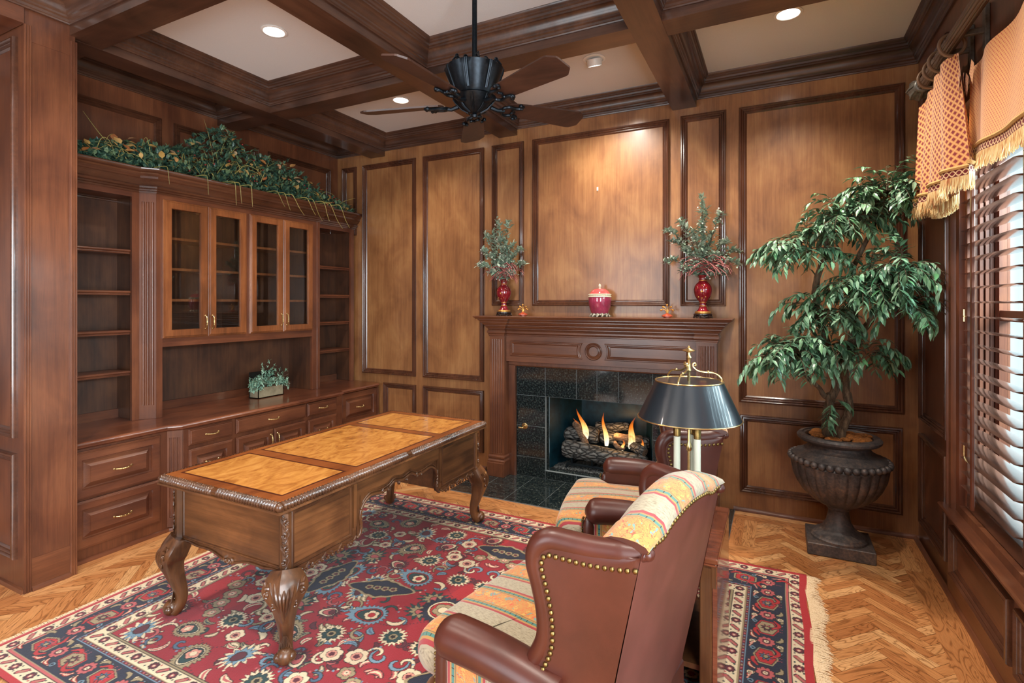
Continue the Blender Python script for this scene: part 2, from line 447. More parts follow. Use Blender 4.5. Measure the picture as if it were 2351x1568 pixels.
def trimband():
    m, nt, b, _ = newmat('braided_trim')
    uv = nt.nodes.new('ShaderNodeUVMap'); uv.uv_map = 'UVMap'
    sx = nt.nodes.new('ShaderNodeSeparateXYZ'); nt.links.new(uv.outputs[0], sx.inputs[0])
    a = mth(nt, 'MULTIPLY', sx.outputs[0], 2*pi/.05); s1 = mth(nt, 'SINE', a)
    y = mth(nt, 'SUBTRACT', mth(nt, 'DIVIDE', sx.outputs[1], .03), .5)
    d1 = mth(nt, 'ABSOLUTE', mth(nt, 'SUBTRACT', y, mth(nt, 'MULTIPLY', s1, .35))); d2 = mth(nt, 'ABSOLUTE', mth(nt, 'ADD', y, mth(nt, 'MULTIPLY', s1, .35)))
    l = mth(nt, 'LESS_THAN', mth(nt, 'MINIMUM', d1, d2), .1)
    nt.links.new(mixc(nt, l, lin((104,24,32)), lin((222,190,146))), b.inputs['Base Color']); setp(b, rough=.8); return m
M_TRIM = trimband()
def fringe(name, cols):
    m, nt, b, _ = newmat(name)
    n = noise(nt, coords(nt, (60,60,3)), 3, 2)
    nt.links.new(ramp(nt, n, [(.3, lin(cols[0])), (.45, lin(cols[1])), (.6, lin(cols[2])), (.75, lin(cols[3]))]), b.inputs['Base Color']); setp(b, rough=.9); return m
M_FRINGE = fringe('curtain_fringe', [(176,92,60), (214,176,116), (232,210,160), (206,190,130)])
M_RUGFRINGE = fringe('rug_fringe', [(190,156,116), (222,194,156), (232,210,176), (214,186,146)])
M_LIP = plain('gold_gimp', (206,164,100), .85, nscale=300, namt=.3, bumpamt=.4)
def leafm(name, cols, rough=.4, scale=9, coat=.15):
    m, nt, b, _ = newmat(name)
    gi = nt.nodes.new('ShaderNodeNewGeometry')
    c = ramp(nt, gi.outputs['Random Per Island'], [(i/(len(cols)-1), lin(x)) for i, x in enumerate(cols)])
    nt.links.new(c, b.inputs['Base Color']); setp(b, rough=rough, coat=coat, coatr=.25); return m
M_FICUS = leafm('ficus_leaf', [(48,80,58), (74,112,82), (98,138,106), (130,164,134), (90,146,96)])
M_OLIVE = leafm('sage_leaf', [(104,128,110), (144,166,146), (180,194,176), (120,144,124)], .6)
M_IVY = leafm('pale_ivy_leaf', [(86,130,112), (130,170,148), (170,200,176), (112,150,122)], .5)
M_BOX = leafm('garland_leaf', [(34,60,52), (52,86,72), (76,110,90), (110,132,92), (62,98,86)], .5)
M_AUT = leafm('autumn_leaf', [(190,146,70), (206,176,112), (176,104,54), (200,186,150)], .6)
M_GRASS = leafm('dried_grass', [(120,116,60), (168,156,88), (190,176,104), (96,106,56)], .6)
M_REDSPRAY = leafm('dusty_red_spray', [(136,62,62), (170,96,92), (118,48,52)], .6)
M_BERRY = plain('white_berry', (222,216,206), .4)
M_MOSS = plain('brown_moss', (150,92,40), .95, nscale=90, namt=.6, bumpamt=.8)
M_GRAVEL = plain('ember_gravel', (84,88,88), .9, nscale=60, namt=.7)
def urnmat():
    m, nt, b, _ = newmat('bronzed_stone')
    n = noise(nt, coords(nt), 9, 7, .7); n2 = noise(nt, coords(nt), 60, 4, .6)
    f = mth(nt, 'ADD', mth(nt, 'MULTIPLY', n, .6), mth(nt, 'MULTIPLY', n2, .4))
    nt.links.new(ramp(nt, f, [(.36, lin((52,50,52))), (.5, lin((84,78,77))), (.6, lin((112,95,86))), (.7, lin((148,122,106)))]), b.inputs['Base Color'])
    setp(b, rough=.5, metal=.25); bump(nt, b, n2, .12, .004); return m
M_URN = urnmat()
def glassm():
    m, nt, b, out = newmat('cabinet_glass')
    nt.nodes.remove(b)
    tr = N(nt, 'ShaderNodeBsdfTransparent'); tr.inputs[0].default_value = (.86,.88,.88,1)
    gl = N(nt, 'ShaderNodeBsdfGlossy'); gl.inputs['Roughness'].default_value = .01
    lw = N(nt, 'ShaderNodeLayerWeight'); lw.inputs[0].default_value = .5
    fr = mth(nt, 'ADD', mth(nt, 'MULTIPLY', mth(nt, 'POWER', lw.outputs['Facing'], 5.0), .9), .05)
    mx = N(nt, 'ShaderNodeMixShader'); nt.links.new(fr, mx.inputs[0]); nt.links.new(tr.outputs[0], mx.inputs[1]); nt.links.new(gl.outputs[0], mx.inputs[2])
    nt.links.new(mx.outputs[0], out.inputs[0]); return m
M_GLASS = glassm()
def emis(name, col, st):
    m, nt, b, out = newmat(name); nt.nodes.remove(b)
    e = N(nt, 'ShaderNodeEmission'); e.inputs[0].default_value = lin(col); e.inputs[1].default_value = st
    nt.links.new(e.outputs[0], out.inputs[0]); return m
M_LENS = emis('lamp_lens', (255,250,240), 9)
def flame():
    m, nt, b, out = newmat('gas_flame'); nt.nodes.remove(b)
    uv = nt.nodes.new('ShaderNodeUVMap'); uv.uv_map = 'UVMap'
    sx = nt.nodes.new('ShaderNodeSeparateXYZ'); nt.links.new(uv.outputs[0], sx.inputs[0])
    c = ramp(nt, sx.outputs[1], [(0, lin((255,236,200))), (.35, lin((255,200,120))), (.65, lin((240,130,40))), (1, lin((190,70,20)))])
    e = N(nt, 'ShaderNodeEmission'); nt.links.new(c, e.inputs[0]); e.inputs[1].default_value = 1.9
    tr = N(nt, 'ShaderNodeBsdfTransparent')
    lw = N(nt, 'ShaderNodeLayerWeight'); lw.inputs[0].default_value = .35
    n = noise(nt, coords(nt, (20,20,6)), 3, 2)
    a = mth(nt, 'MULTIPLY', mth(nt, 'SUBTRACT', 1, lw.outputs['Facing'], True), mth(nt, 'SUBTRACT', 1.15, sx.outputs[1], True))
    a = mth(nt, 'MULTIPLY', a, mth(nt, 'ADD', mth(nt, 'MULTIPLY', n, 1.2), .0), True)
    mx = N(nt, 'ShaderNodeMixShader'); nt.links.new(a, mx.inputs[0]); nt.links.new(tr.outputs[0], mx.inputs[1]); nt.links.new(e.outputs[0], mx.inputs[2])
    nt.links.new(mx.outputs[0], out.inputs[0]); return m
M_FLAME = flame()
def vcol():
    m, nt, b, _ = newmat('knotted_wool')
    at = N(nt, 'ShaderNodeAttribute', attribute_name='Col')
    n = noise(nt, coords(nt), 260, 3, .6)
    c = mixc(nt, .35, at.outputs['Color'], ramp(nt, n, [(.3, (.6,.6,.6,1)), (.7, (1.12,1.12,1.12,1))]), 'MULTIPLY')
    nt.links.new(c, b.inputs['Base Color']); setp(b, rough=.95, sheen=.15); bump(nt, b, n, .5, .004); return m
M_RUG = vcol()
# ------------------------------------------------------------------ the room
XL, XR, YB, YR, ZC, ZB = -4.14, .805, 4.15, -2.0, 3.17, 2.97
PM = [(0,0), (0,.012), (.004,.018), (.012,.02), (.018,.016), (.02,.012), (.027,.014), (.031,.011), (.033,.006), (.041,.007), (.046,.004), (.05,.001), (.05,0)]
CR = [(0,-.15), (.010,-.15), (.012,-.143), (.016,-.14), (.018,-.128), (.026,-.122), (.027,-.112), (.034,-.105), (.037,-.09), (.045,-.075), (.057,-.062), (.062,-.06), (.063,-.05), (.070,-.046), (.073,-.034), (.080,-.028), (.081,-.02), (.088,-.014), (.092,0)]
ntrim = [0]
PM = [(a, b*1.35) for a, b in PM]
def trim(mb, mat, **k):
    ntrim[0] += 1
    return struct(mb.build('trim_%d' % ntrim[0], mat, **k))
def panel_frames(parent, specs, u, v, at, mats):
    for (a0, a1, z0, z1) in specs:
        o = V(at(a0)); o.z = z0
        m = MB().frame(o, u, v, abs(a1-a0), z1-z0, PM)
        m.build('panel_moulding', mats, parent)
# floor ------------------------------------------------------------
def make_floor():
    mb = MB(); tones = []
    rnd = random.Random(3)
    def board(c, d, L, w, z):
        d = V(d).normalized(); n = V((-d.y, d.x, 0)); c = V(c); g = .0006
        a, b = d*(L/2-g), n*(w/2-g)
        u0, v0 = rnd.uniform(0, 40), rnd.uniform(0, 40)
        mb.add([c-a-b+V((0,0,z)), c+a-b+V((0,0,z)), c+a+b+V((0,0,z)), c-a+b+V((0,0,z))], [(0,1,2,3)], 0,
               [[(u0,v0), (u0+L,v0), (u0+L,v0+w), (u0,v0+w)]])
        tones.append(rnd.random())
    mb.box(XL-.1, XR+.3, YR, YB+.1, -.08, -.0015, 1); tones += [.0]*6
    w, L = .052, .26
    R = Matrix.Rotation(radians(45), 2)
    for i in range(-210, 210):
        for j in range(-24, 24):
            bx, by = i*w + j*L, i*w - j*L
            for k in (0, 1):
                c = (bx+L/2, by+w/2) if k == 0 else (bx+w/2, by+w+L/2)
                d = (1,0) if k == 0 else (0,1)
                c = R @ V(c); d = R @ V(d)
                x, y = c.x-1.6, c.y+1.2
                if XL < x < XR and YR+.1 < y < YB-.01: board((x, y, 0), (d.x, d.y, 0), L, w, 0)
    def run(x0, x1, y0, y1, axis, n):
        # n boards side by side laid along an edge, cut into lengths
        a0, a1 = (y0, y1) if axis == 'y' else (x0, x1)
        b0, b1 = (x0, x1) if axis == 'y' else (y0, y1)
        for k in range(n):
            bc = b0+(b1-b0)*(k+.5)/n; bw = (b1-b0)/n; a = a0
            while a < a1-.02:
                l = min(rnd.uniform(.7, 1.5), a1-a)
                board((bc, a+l/2, 0) if axis == 'y' else (a+l/2, bc, 0), (0,1,0) if axis == 'y' else (1,0,0), l, bw, .0006+.0001*k)
                a += l
    run(.645, .805, YR, YB, 'y', 2)
    run(-3.60, -3.40, 1.3, YB, 'y', 2)
    run(-3.40, -2.34, 3.99, YB, 'x', 2); run(-.27, .645, 3.99, YB, 'x', 2)
    run(-2.5, -.12, 3.395, 3.555, 'x', 2); run(-.27, -.12, 3.555, 3.99, 'y', 2); run(-2.5, -2.34, 3.555, 3.99, 'y', 2)
    run(-3.52, -3.40, YR, 1.3, 'y', 1)
    o = mb.build('floor', [M_FLOOR, M_DARK], smooth=False)
    # recalc may not reorder faces: one tone per face
    a = o.data.attributes.new('tone', 'FLOAT', 'FACE'); a.data.foreach_set('value', tones)
    return struct(o)
make_floor()
struct(MB().box(XL-.1, XR+.3, YR-.1, YB+.1, ZC, ZC+.1).build('ceiling', M_CEIL))
# walls ------------------------------------------------------------
FX0, FX1, FZ = -1.765, -.847, .712        # firebox opening in the back wall
wb = MB()
wb.box(XL-.1, FX0, YB, YB+.1, 0, ZC); wb.box(FX1, XR+.3, YB, YB+.1, 0, ZC); wb.box(FX0, FX1, YB, YB+.1, FZ, ZC)
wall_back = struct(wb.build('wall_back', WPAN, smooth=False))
panel_frames(wall_back, [(-4.063,-3.872,2.2,2.905), (-3.785,-3.12,.79,2.905), (-3.03,-2.362,.79,2.905), (-2.277,-1.964,1.477,2.907), (-1.878,-.734,1.477,2.907),
    (-.65,-.33,1.477,2.912), (-.242,.73,.787,2.91), (-.236,.722,.142,.70), (-3.514,-3.118,.148,.708), (-3.03,-2.363,.148,.71)], (1,0,0), (0,0,1), lambda a: (a, YB, 0), WMZ)
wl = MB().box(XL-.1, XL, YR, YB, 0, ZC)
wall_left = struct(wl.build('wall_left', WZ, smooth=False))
panel_frames(wall_left, [(1.62,2.36,2.2,2.885), (2.455,3.195,2.2,2.88), (3.294,4.038,2.2,2.88), (-1.8,-.9,.15,2.85), (-.8,.1,.15,2.85), (.2,1.2,.15,2.85)], (0,1,0), (0,0,1), lambda a: (XL, a, 0), WMY)
WY0, WY1, WZ0, WZ1 = .9, 3.37, .50, 2.42  # window opening
wr = MB()
wr.box(XR, XR+.195, WY1, YB, 0, ZC); wr.box(XR, XR+.3, YR, -1.85, 0, ZC); wr.box(XR, XR+.3, .55, WY0, 0, ZC); wr.box(XR, XR+.3, -1.85, .55, 0, .4); wr.box(XR, XR+.3, -1.85, .55, 2.6, ZC); wr.box(XR, XR+.195, WY0, WY1, 0, WZ0); wr.box(XR, XR+.195, WY0, WY1, WZ1, ZC)
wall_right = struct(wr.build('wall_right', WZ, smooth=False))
panel_frames(wall_right, [(4.035,3.455,.785,2.905), (4.04,3.475,.15,.70)], (0,-1,0), (0,0,1), lambda a: (XR, a, 0), WMZ)
ap = MB().box(.79, XR, .85, 3.45, .0, .43)
apron = struct(ap.build('trim_90', WY, smooth=False))
for y0, y1 in ((3.335, 2.59), (2.53, 1.78), (1.72, .97)):
    MB().frame((.79, y0, .145), (0,-1,0), (0,0,1), y0-y1, .25, PM).build('panel_moulding', WMY, apron)
ws = MB().sweep([(XR, .83, .462), (XR, 3.475, .462)], [(0,0), (.045,0), (.052,-.006), (.052,-.016), (.045,-.022), (.034,-.026), (.03,-.036), (.02,-.042), (0,-.042)], (0,0,1), False, True)
trim(ws, WY)
# casing of the window (left upright and head)
cas = MB()
CP = [(0,0), (0,.016), (.006,.022), (.016,.022), (.02,.014), (.03,.016), (.036,.012), (.06,.012), (.064,.018), (.074,.018), (.08,.010), (.085,0)]
cas.sweep([(XR, WY1+.085, .462), (XR, WY1+.085, WZ1+.085), (XR, WY0-.085, WZ1+.085), (XR, WY0-.085, .462)], [(-a, b) for a, b in CP], (-1,0,0), False, False)
trim(cas, WZ)
# rear wall with the daylight opening behind the photographer
rw = MB()
rw.box(XL-.1, -3.2, YR-.1, YR, 0, ZC); rw.box(-1.4, XR+.3, YR-.1, YR, 0, ZC); rw.box(-3.2, -1.4, YR-.1, YR, 0, .45); rw.box(-3.2, -1.4, YR-.1, YR, 2.75, ZC)
struct(rw.build('wall_rear', WZ, smooth=False))
w2 = MB()
for x in (-3.2, -2.32, -1.45): w2.box(x, x+.05, YR-.07, YR-.02, .45, 2.75)
for z in (.45, 1.6, 2.70): w2.box(-3.2, -1.4, YR-.07, YR-.02, z, z+.05)
struct(w2.build('window_2', M_WHITE, smooth=False))
w3 = MB()
for y in (-1.85, -.67, .5): w3.box(XR+.1, XR+.15, y, y+.05, .4, 2.6)
for z in (.4, 1.5, 2.55): w3.box(XR+.1, XR+.15, -1.85, .55, z, z+.05)
struct(w3.build('window_3', M_WHITE, smooth=False))
# header and pier at the left
hd = MB().box(XL, -3.46, YR, 1.30, 2.94, ZC); trim(hd, WY, smooth=False)
pier = MB().box(XL, -3.47, 1.305, 1.525, 0, ZC)
wall_pier = struct(pier.build('wall_pier', WZ, smooth=False))
for y0, y1 in ((1.30, 1.332), (1.50, 1.532)):
    m = MB().box(-3.475, -3.462, y0, y1, 0, 2.94)
    for k in range(3):
        yc = y0+(y1-y0)*(k+.5)/3
        m.tube([(-3.462, yc, 0), (-3.462, yc, 2.94)], .0045, 6)
    m.build('corner_bead', WZ, wall_pier)
MB().box(-3.475, -3.4665, 1.332, 1.50, 2.86, 2.94).build('top_rail', WZ, wall_pier)
MB().box(-3.475, -3.4665, 1.332, 1.50, .0, .17).build('bottom_rail', WY, wall_pier)
MB().sweep([(-3.4665, 1.332, 0), (-3.4665, 1.50, 0)], [(0,0), (-.014,0), (-.014,.01), (-.01,.02), (0,.024)], (0,0,1), False, True).build('shoe_moulding', WY, wall_pier)
for z0, z1 in ((.797, 2.888), (.164, .714)):
    MB().frame((-4.1, 1.305, z0), (1,0,0), (0,0,1), .56, z1-z0, PM).build('panel_moulding', WMX, wall_pier)
MB().sweep([(-4.14, 1.305, 0), (-3.47, 1.305, 0)], [(0,0), (-.014,0), (-.014,.01), (-.01,.02), (0,.024)], (0,0,1), False, True).build('shoe_moulding', WX, wall_pier)
# beams and coffers
YBM = [(2.81, 2.98), (1.50, 1.67), (.19, .36), (-1.12, -.95)]
XBM = [(-3.685, -3.505), (-2.21, -2.03), (-.71, -.535)]
for i, (a, b) in enumerate(YBM):
    trim(MB().box(XL if i < 2 else -3.46, XR, a, b, ZB+.0015, ZC), BX, smooth=False)
for i, (a, b) in enumerate(XBM):
    trim(MB().box(a, b, 1.53 if i == 0 else YR, YB, ZB, ZC), BY, smooth=False)
xs = [(XL, -3.685), (-3.505, -2.21), (-2.03, -.71), (-.535, XR)]
ys = [(2.98, YB), (1.67, 2.81), (.36, 1.50), (-.95, .19)]
for j, (y0, y1) in enumerate(ys):
    for i, (x0, x1) in enumerate(xs):
        if i == 0 and j > 1: continue
        if i == 1 and j > 1: x0 = -3.46
        m = MB().sweep([(x0,y0,ZC), (x1,y0,ZC), (x1,y1,ZC), (x0,y1,ZC)], CR, (0,0,1), True)
        # thin white caulk line where wood meets the paint
        trim(m, BX if i % 2 else BY)
# shoe mouldings
for k, (nm, p, q) in enumerate((('baseboard_back', (-2.34, YB, 0), (-3.55, YB, 0)), ('baseboard_back_right', (XR, YB, 0), (-.28, YB, 0)), ('baseboard_right', (XR-.012, YR, 0), (XR-.012, YB, 0)))):
    struct(MB().sweep([p, q], [(0,0), (.016,0), (.016,.012), (.011,.022), (0,.028)], (0,0,1), False, True).build(nm, WY if k == 2 else WX))
# picture hook left on the centre panel
h = MB().bbox(-1.309, -1.297, YB-.003, YB, 2.415, 2.445, .001)
h.tube([(-1.303, YB-.003, 2.43), (-1.303, YB-.012, 2.42), (-1.303, YB-.012, 2.412)], .0022, 6)
tag(h.build('picture_hook', M_WHITE), 'tiny white picture hook left on the big wood panel above the mantel', 'hook')
# recessed downlights
for k, (x, y, lb) in enumerate(((-2.757, 2.238, 'round recessed downlight in the ceiling coffer above the glass-door cabinet side, left of the fan'),
        (.06, 3.43, 'round recessed downlight in the right ceiling coffer above the tree'),
        (-1.115, 3.474, 'eyeball downlight tilted toward the fireplace wall, in the coffer right of the fan'),
        (-2.757, 3.461, 'round recessed downlight just above the left fan blade'),
        (.06, 2.24, 'round recessed downlight outside the picture on the right'))):
    if k == 4: continue
    t = thing('recessed_downlight', lb, 'ceiling light', (x, y, ZC))
    MB().lathe([(.075, -.001), (.076, -.005), (.062, -.008), (.058, -.004), (.058, .0)], (x, y, ZC), 40).build('trim_ring', M_BULBRIM, t)
    if k == 2:
        M = Matrix.Translation((x, y, ZC)) @ Matrix.Rotation(radians(22), 4, 'X')
        MB().lathe([(.05, .0), (.05, -.04), (.046, -.046), (.044, -.04)], n=36, M=M).build('eyeball', M_BULBRIM, t)
        MB().lathe([(.044, -.038), (.03, -.044), (.0001, -.046)], n=36, M=M).build('lens', M_LENS, t)
    else:
        MB().lathe([(.058, -.004), (.04, -.0055), (.0001, -.006)], (x, y, ZC), 40).build('lens', M_LENS, t)
# ------------------------------------------------------------------ built-in cabinets along the left wall
ZT = .705
RP = [(0,0), (0,.014), (.003,.0165), (.006,.0165), (.008,.019), (.011,.019), (.013,.022), (.050,.022), (.054,.014), (.056,.006), (.064,.005), (.090,.022), (.092,.025)]
DP = [(0,0), (0,.012), (.003,.0145), (.006,.0145), (.008,.018), (.011,.018), (.014,.022), (.02,.022)]
def front(name, parent, x, y0, y1, z0, z1, raised=True, mat=None):
    st = RP if raised else DP
    return MB().nested((x, y0, z0), (0,1,0), (0,0,1), y1-y0, z1-z0, st).build(name, mat or CY, parent)
def handle(parent, x, yc, zc, L=.095, vert=False):
    """cast brass bail pull"""
    m = MB()
    def P(a, o, d): return (x+o, yc+(d if vert else a), zc+(a if vert else d))
    pts = spline([P(-L/2, .002, 0), P(-L*.42, .016, 0), P(-L*.2, .024, -.002), P(0, .026, -.003), P(L*.2, .024, -.002), P(L*.42, .016, 0), P(L/2, .002, 0)], 4)
    rr = [.0036+.0022*abs(cos(i*.9)) for i in range(len(pts))]
    m.tube(pts, rr, 8)
    for s in (-1, 1):
        m.ball(P(s*L*.5, .003, 0), .0075, 6, sc=(.6,1,1)); m.ball(P(s*L*.2, .024, -.002), .006, 5)
    m.ball(P(0, .026, -.003), .0062, 6)
    return m.build('handle', M_BRASS, parent)
def fluted(parent, p, u, w, z0, z1, zf0, zf1, nf, r, mat, name='fluted_pilaster'):
    """flat strip with nf vertical grooves; p = left foot, u = direction along the face, outward = u x z"""
    p = V(p); u = V(u).normalized(); o = u.cross(V((0,0,1)))
    m = MB()
    def strip(za, zb, prof):
        m.grid([[p+u*a+o*b+V((0,0,za)) for a, b in prof], [p+u*a+o*b+V((0,0,zb)) for a, b in prof]])
    flat = [(0,0), (w,0)]
    pts = [(0,0)]
    for k in range(nf):
        c = w*(k+.5+.18*(k-(nf-1)/2)/max(1,(nf-1)/2)*0)/nf if nf > 1 else w/2
        c = w*(.5+(k-(nf-1)/2)*(.78/nf))
        for i in range(7):
            a = pi-pi*i/6; pts.append((c+r*cos(a), -r*sin(a)*.9))
    pts.append((w,0))
    strip(z0, zf0, flat); strip(zf1, z1, flat); strip(zf0, zf1, pts)
    for k in range(nf):
        c = w*(.5+(k-(nf-1)/2)*(.78/nf))
        for z, s in ((zf0, 1), (zf1, -1)):
            m.add([p+u*(c+r*cos(pi-pi*i/6))+o*(-r*sin(pi*i/6)*.9)+V((0,0,z)) for i in range(7)], [tuple(range(7))])
    # sides back into the carcass
    m.grid([[p+V((0,0,z0)), p-o*.03+V((0,0,z0))], [p+V((0,0,z1)), p-o*.03+V((0,0,z1))]])
    m.grid([[p+u*w+V((0,0,z0)), p+u*w-o*.03+V((0,0,z0))], [p+u*w+V((0,0,z1)), p+u*w-o*.03+V((0,0,z1))]])
    return m.build(name, mat, parent)
XBL, XBC = -3.575, -3.515
SHOE = [(0,0), (-.014,0), (-.014,.01), (-.01,.02), (0,.024)]
# left base unit
t = thing('base_cabinet', 'low wooden cabinet with two deep raised-panel drawers at the left end of the built-in', 'cabinet', (-3.85, 1.8, 0))
MB().box(XL+.01, XBL, 1.535, 2.085, 0, ZT-.043).build('carcass', CZ, t, smooth=False)
MB().sweep([(XBL, 1.535, 0), (XBL, 2.085, 0)], SHOE, (0,0,1), False, True).build('shoe_moulding', CY, t)
for z0, z1 in ((.372, .648), (.086, .362)):
    d = front('drawer', t, XBL, 1.545, 2.03, z0, z1); handle(d, XBL+.022, 1.806, (z0+z1)/2-.005)
# centre base unit
t = thing('base_cabinet', 'wide low wooden cabinet with drawers over doors, middle of the built-in behind the desk', 'cabinet', (-3.82, 2.85, 0))
m = MB(); m.prism([(XL+.01,2.086,0), (XBL-.012,2.086,0), (XBC,2.148,0), (XBC,3.575,0), (XL+.01,3.575,0)], (0,0,ZT-.043)); m.build('carcass', CZ, t, smooth=False)
MB().sweep([(XBL, 2.09, 0), (XBC, 2.15, 0), (XBC, 3.575, 0)], SHOE, (0,0,1), False, True).build('shoe_moulding', CY, t)
fluted(t, (XBL+.002, 2.078, 0), (XBC-XBL, .066, 0), .087, .03, .66, .09, .615, 3, .008, CZ)
for y0, y1, z0, z1, rp in ((2.176,2.494,.548,.658,0), (2.522,3.151,.552,.658,0), (3.172,3.498,.55,.66,0), (2.176,2.494,.31,.522,1), (2.176,2.494,.086,.298,1), (3.176,3.498,.31,.52,1), (3.176,3.498,.086,.298,1)):
    d = front('drawer', t, XBC, y0, y1, z0, z1, rp); handle(d, XBC+.022, (y0+y1)/2, (z0+z1)/2, .09)
for y0, y1, hy in ((2.522,2.835,2.808), (2.842,3.152,2.868)):
    d = front('door', t, XBC, y0, y1, .086, .524); handle(d, XBC+.022, hy, .44, .09, True)
# right base unit
t = thing('base_cabinet', 'low wooden cabinet with a single large drawer front in the corner by the fireplace wall', 'cabinet', (-3.85, 3.85, 0))
MB().box(XL+.01, XBL, 3.577, 4.135, 0, ZT-.043).build('carcass', CZ, t, smooth=False)
for z0, z1 in ((.375, .66), (.086, .362)):
    d = front('drawer', t, XBL, 3.615, 4.09, z0, z1); handle(d, XBL+.022, 3.852, (z0+z1)/2, .09)
m = MB()
for k in range(3): m.tube([(XBL+.003, 4.105+.011*k, .02), (XBL+.003, 4.105+.011*k, .655)], .005, 6)
m.build('corner_bead', CZ, t)
# counter
cp = [(XBL+.03,1.535), (XBL+.03,2.062), (XBC+.022,2.128), (XBC+.022,3.557), (XBL+.03,3.575), (XBL+.03,4.10), (XBL+.0,4.135)]
m = MB()
path = [(x, y, ZT) for x, y in cp]
EDGE = [(.002,0), (-.006,-.003), (-.010,-.010), (-.010,-.018), (-.005,-.023), (-.002,-.025), (-.001,-.031), (.005,-.036), (.014,-.042), (.03,-.042)]
m.sweep(path, EDGE, (0,0,1))
m.add([(XL+.005,1.535,ZT)]+[(x-.002, y, ZT) for x, y in cp]+[(XL+.005,4.135,ZT)], [tuple(range(len(cp)+2))])
m.add([(XL+.005,1.535,ZT-.042)]+[(x-.03, y, ZT-.042) for x, y in cp]+[(XL+.005,4.135,ZT-.042)], [tuple(range(len(cp)+2))])
ct = thing('countertop', 'long dark wood countertop with a moulded edge on the built-in cabinets', 'countertop', (-3.85, 2.8, .662))
m.build('top', CTOP, ct)
MB().box(XL+.02, XL+.035, 1.54, 4.13, ZT, ZT+.06).build('backsplash', CY, ct)
# upper units
XU, XC_ = -3.885, -3.82
ZU = 2.27
def shelf(parent, x, y0, y1, z, th=.03, bead=True):
    m = MB().box(XL+.02, x-.006, y0, y1, z-th, z)
    if bead:
        m.tube([(x-.006, y0, z-.009), (x-.006, y1, z-.009)], .009, 10); m.tube([(x-.009, y0, z-.023), (x-.009, y1, z-.023)], .006, 8)
    return m.build('shelf', CY, parent)
SZ = (1.862, 1.584, 1.318, 1.044)
def open_case(lab, y0, y1, oy0, oy1):
    t = thing('bookcase', lab, 'bookcase', (-4.0, (y0+y1)/2, ZT))
    MB().box(XL+.005, XL+.02, y0, y1, ZT+.001, ZU).build('back_panel', CDZ, t, smooth=False)
    for a, b in ((y0, y0+.018), (y1-.018, y1)): MB().box(XL+.02, XU-.02, a, b, ZT+.001, ZU).build('side_panel', CDZ, t, smooth=False)
    MB().box(XL+.02, XU-.02, y0+.018, y1-.018, 2.225, ZU).build('top_panel', CY, t, smooth=False)
    m = MB().box(XU-.02, XU, y0, oy0, ZT+.001, ZU).box(XU-.02, XU, oy1, y1, ZT+.001, ZU)
    m.build('stile', CZ, t, smooth=False)
    MB().box(XU-.02, XU, oy0, oy1, 2.218, ZU).build('rail', CY, t, smooth=False)
    for z in SZ: shelf(t, XU-.02, max(oy0, y0+.018)-.0, min(oy1, y1-.018)+.0, z)
    return t
tl = open_case('tall open bookcase with four empty shelves beside the pier, left end of the built-in', 1.535, 2.075, 1.56, 2.03)
tr = open_case('narrow open bookcase with four empty shelves in the corner, right of the glass doors', 3.606, 4.118, 3.665, 4.072)
# centre unit with glass doors
t = thing('display_cabinet', 'wall cabinet with four glass doors above an open niche on the counter', 'cabinet', (-4.0, 2.88, ZT))
MB().box(XL+.005, XL+.02, 2.08, 3.605, ZT+.001, ZU).build('back_panel', CDZ, t, smooth=False)
for a, b in ((2.16, 2.19), (3.512, 3.605)): MB().box(XL+.02, XC_-.02, a, b, ZT+.001, ZU).build('side_panel', CDZ, t, smooth=False)
MB().box(XL+.02, XC_-.02, 2.19, 3.512, 1.20, 1.235).build('cabinet_floor', CY, t, smooth=False)
MB().box(XL+.02, XC_-.02, 2.19, 3.512, 2.235, ZU).build('top_panel', CY, t, smooth=False)
MB().box(XL+.02, XC_-.03, 2.838, 2.856, 1.235, 2.235).build('partition', CDZ, t, smooth=False)
MB().box(XC_-.02, XC_, 2.15, 2.19, ZT+.001, ZU).build('stile', CZ, t, smooth=False)
m = MB().box(XC_-.02, XC_, 3.512, 3.605, ZT+.001, ZU); m.tube([(XC_, 3.572, ZT), (XC_, 3.572, ZU)], .004, 6); m.build('stile', CZ, t, smooth=False)
MB().box(XC_-.02, XC_, 2.825, 2.868, 1.262, 2.21).build('stile', CZ, t, smooth=False)
MB().box(XC_-.02, XC_, 2.19, 3.512, 1.195, 1.262).build('rail', CY, t, smooth=False)
MB().box(XC_-.02, XC_, 2.19, 3.512, 2.21, ZU).build('rail', CY, t, smooth=False)
fluted(t, (XU-.001, 2.074, 0), (XC_-XU, .078, 0), .1015, ZT+.001, ZU, .80, 2.195, 3, .009, CZ)
for k, (y0, y1, s) in enumerate(((2.185,2.510,1), (2.514,2.833,-1), (2.862,3.184,1), (3.188,3.509,-1))):
    z0, z1 = 1.254, 2.222
    m = MB().nested((XC_, y0, z0), (0,1,0), (0,0,1), y1-y0, z1-z0, [(0,0), (0,.012), (.003,.0145), (.006,.0145), (.008,.018), (.011,.018), (.014,.022), (.056,.022), (.059,.014), (.059,0)])
    m.f.pop(); m.m.pop(); m.uv.pop()
    d = m.build('door', CDOOR, t)
    MB().box(XC_+.006, XC_+.010, y0+.058, y1-.058, z0+.058, z1-.058).build('pane', M_GLASS, d, smooth=False)
    handle(d, XC_+.022, (y1-.026) if s > 0 else (y0+.026), 1.36, .095, True)
for y0, y1 in ((2.192, 2.836), (2.858, 3.51)):
    for z in (1.53, 1.753, 1.972): MB().box(XL+.02, XC_-.05, y0, y1, z-.018, z).build('shelf', CDOOR, t, smooth=False)
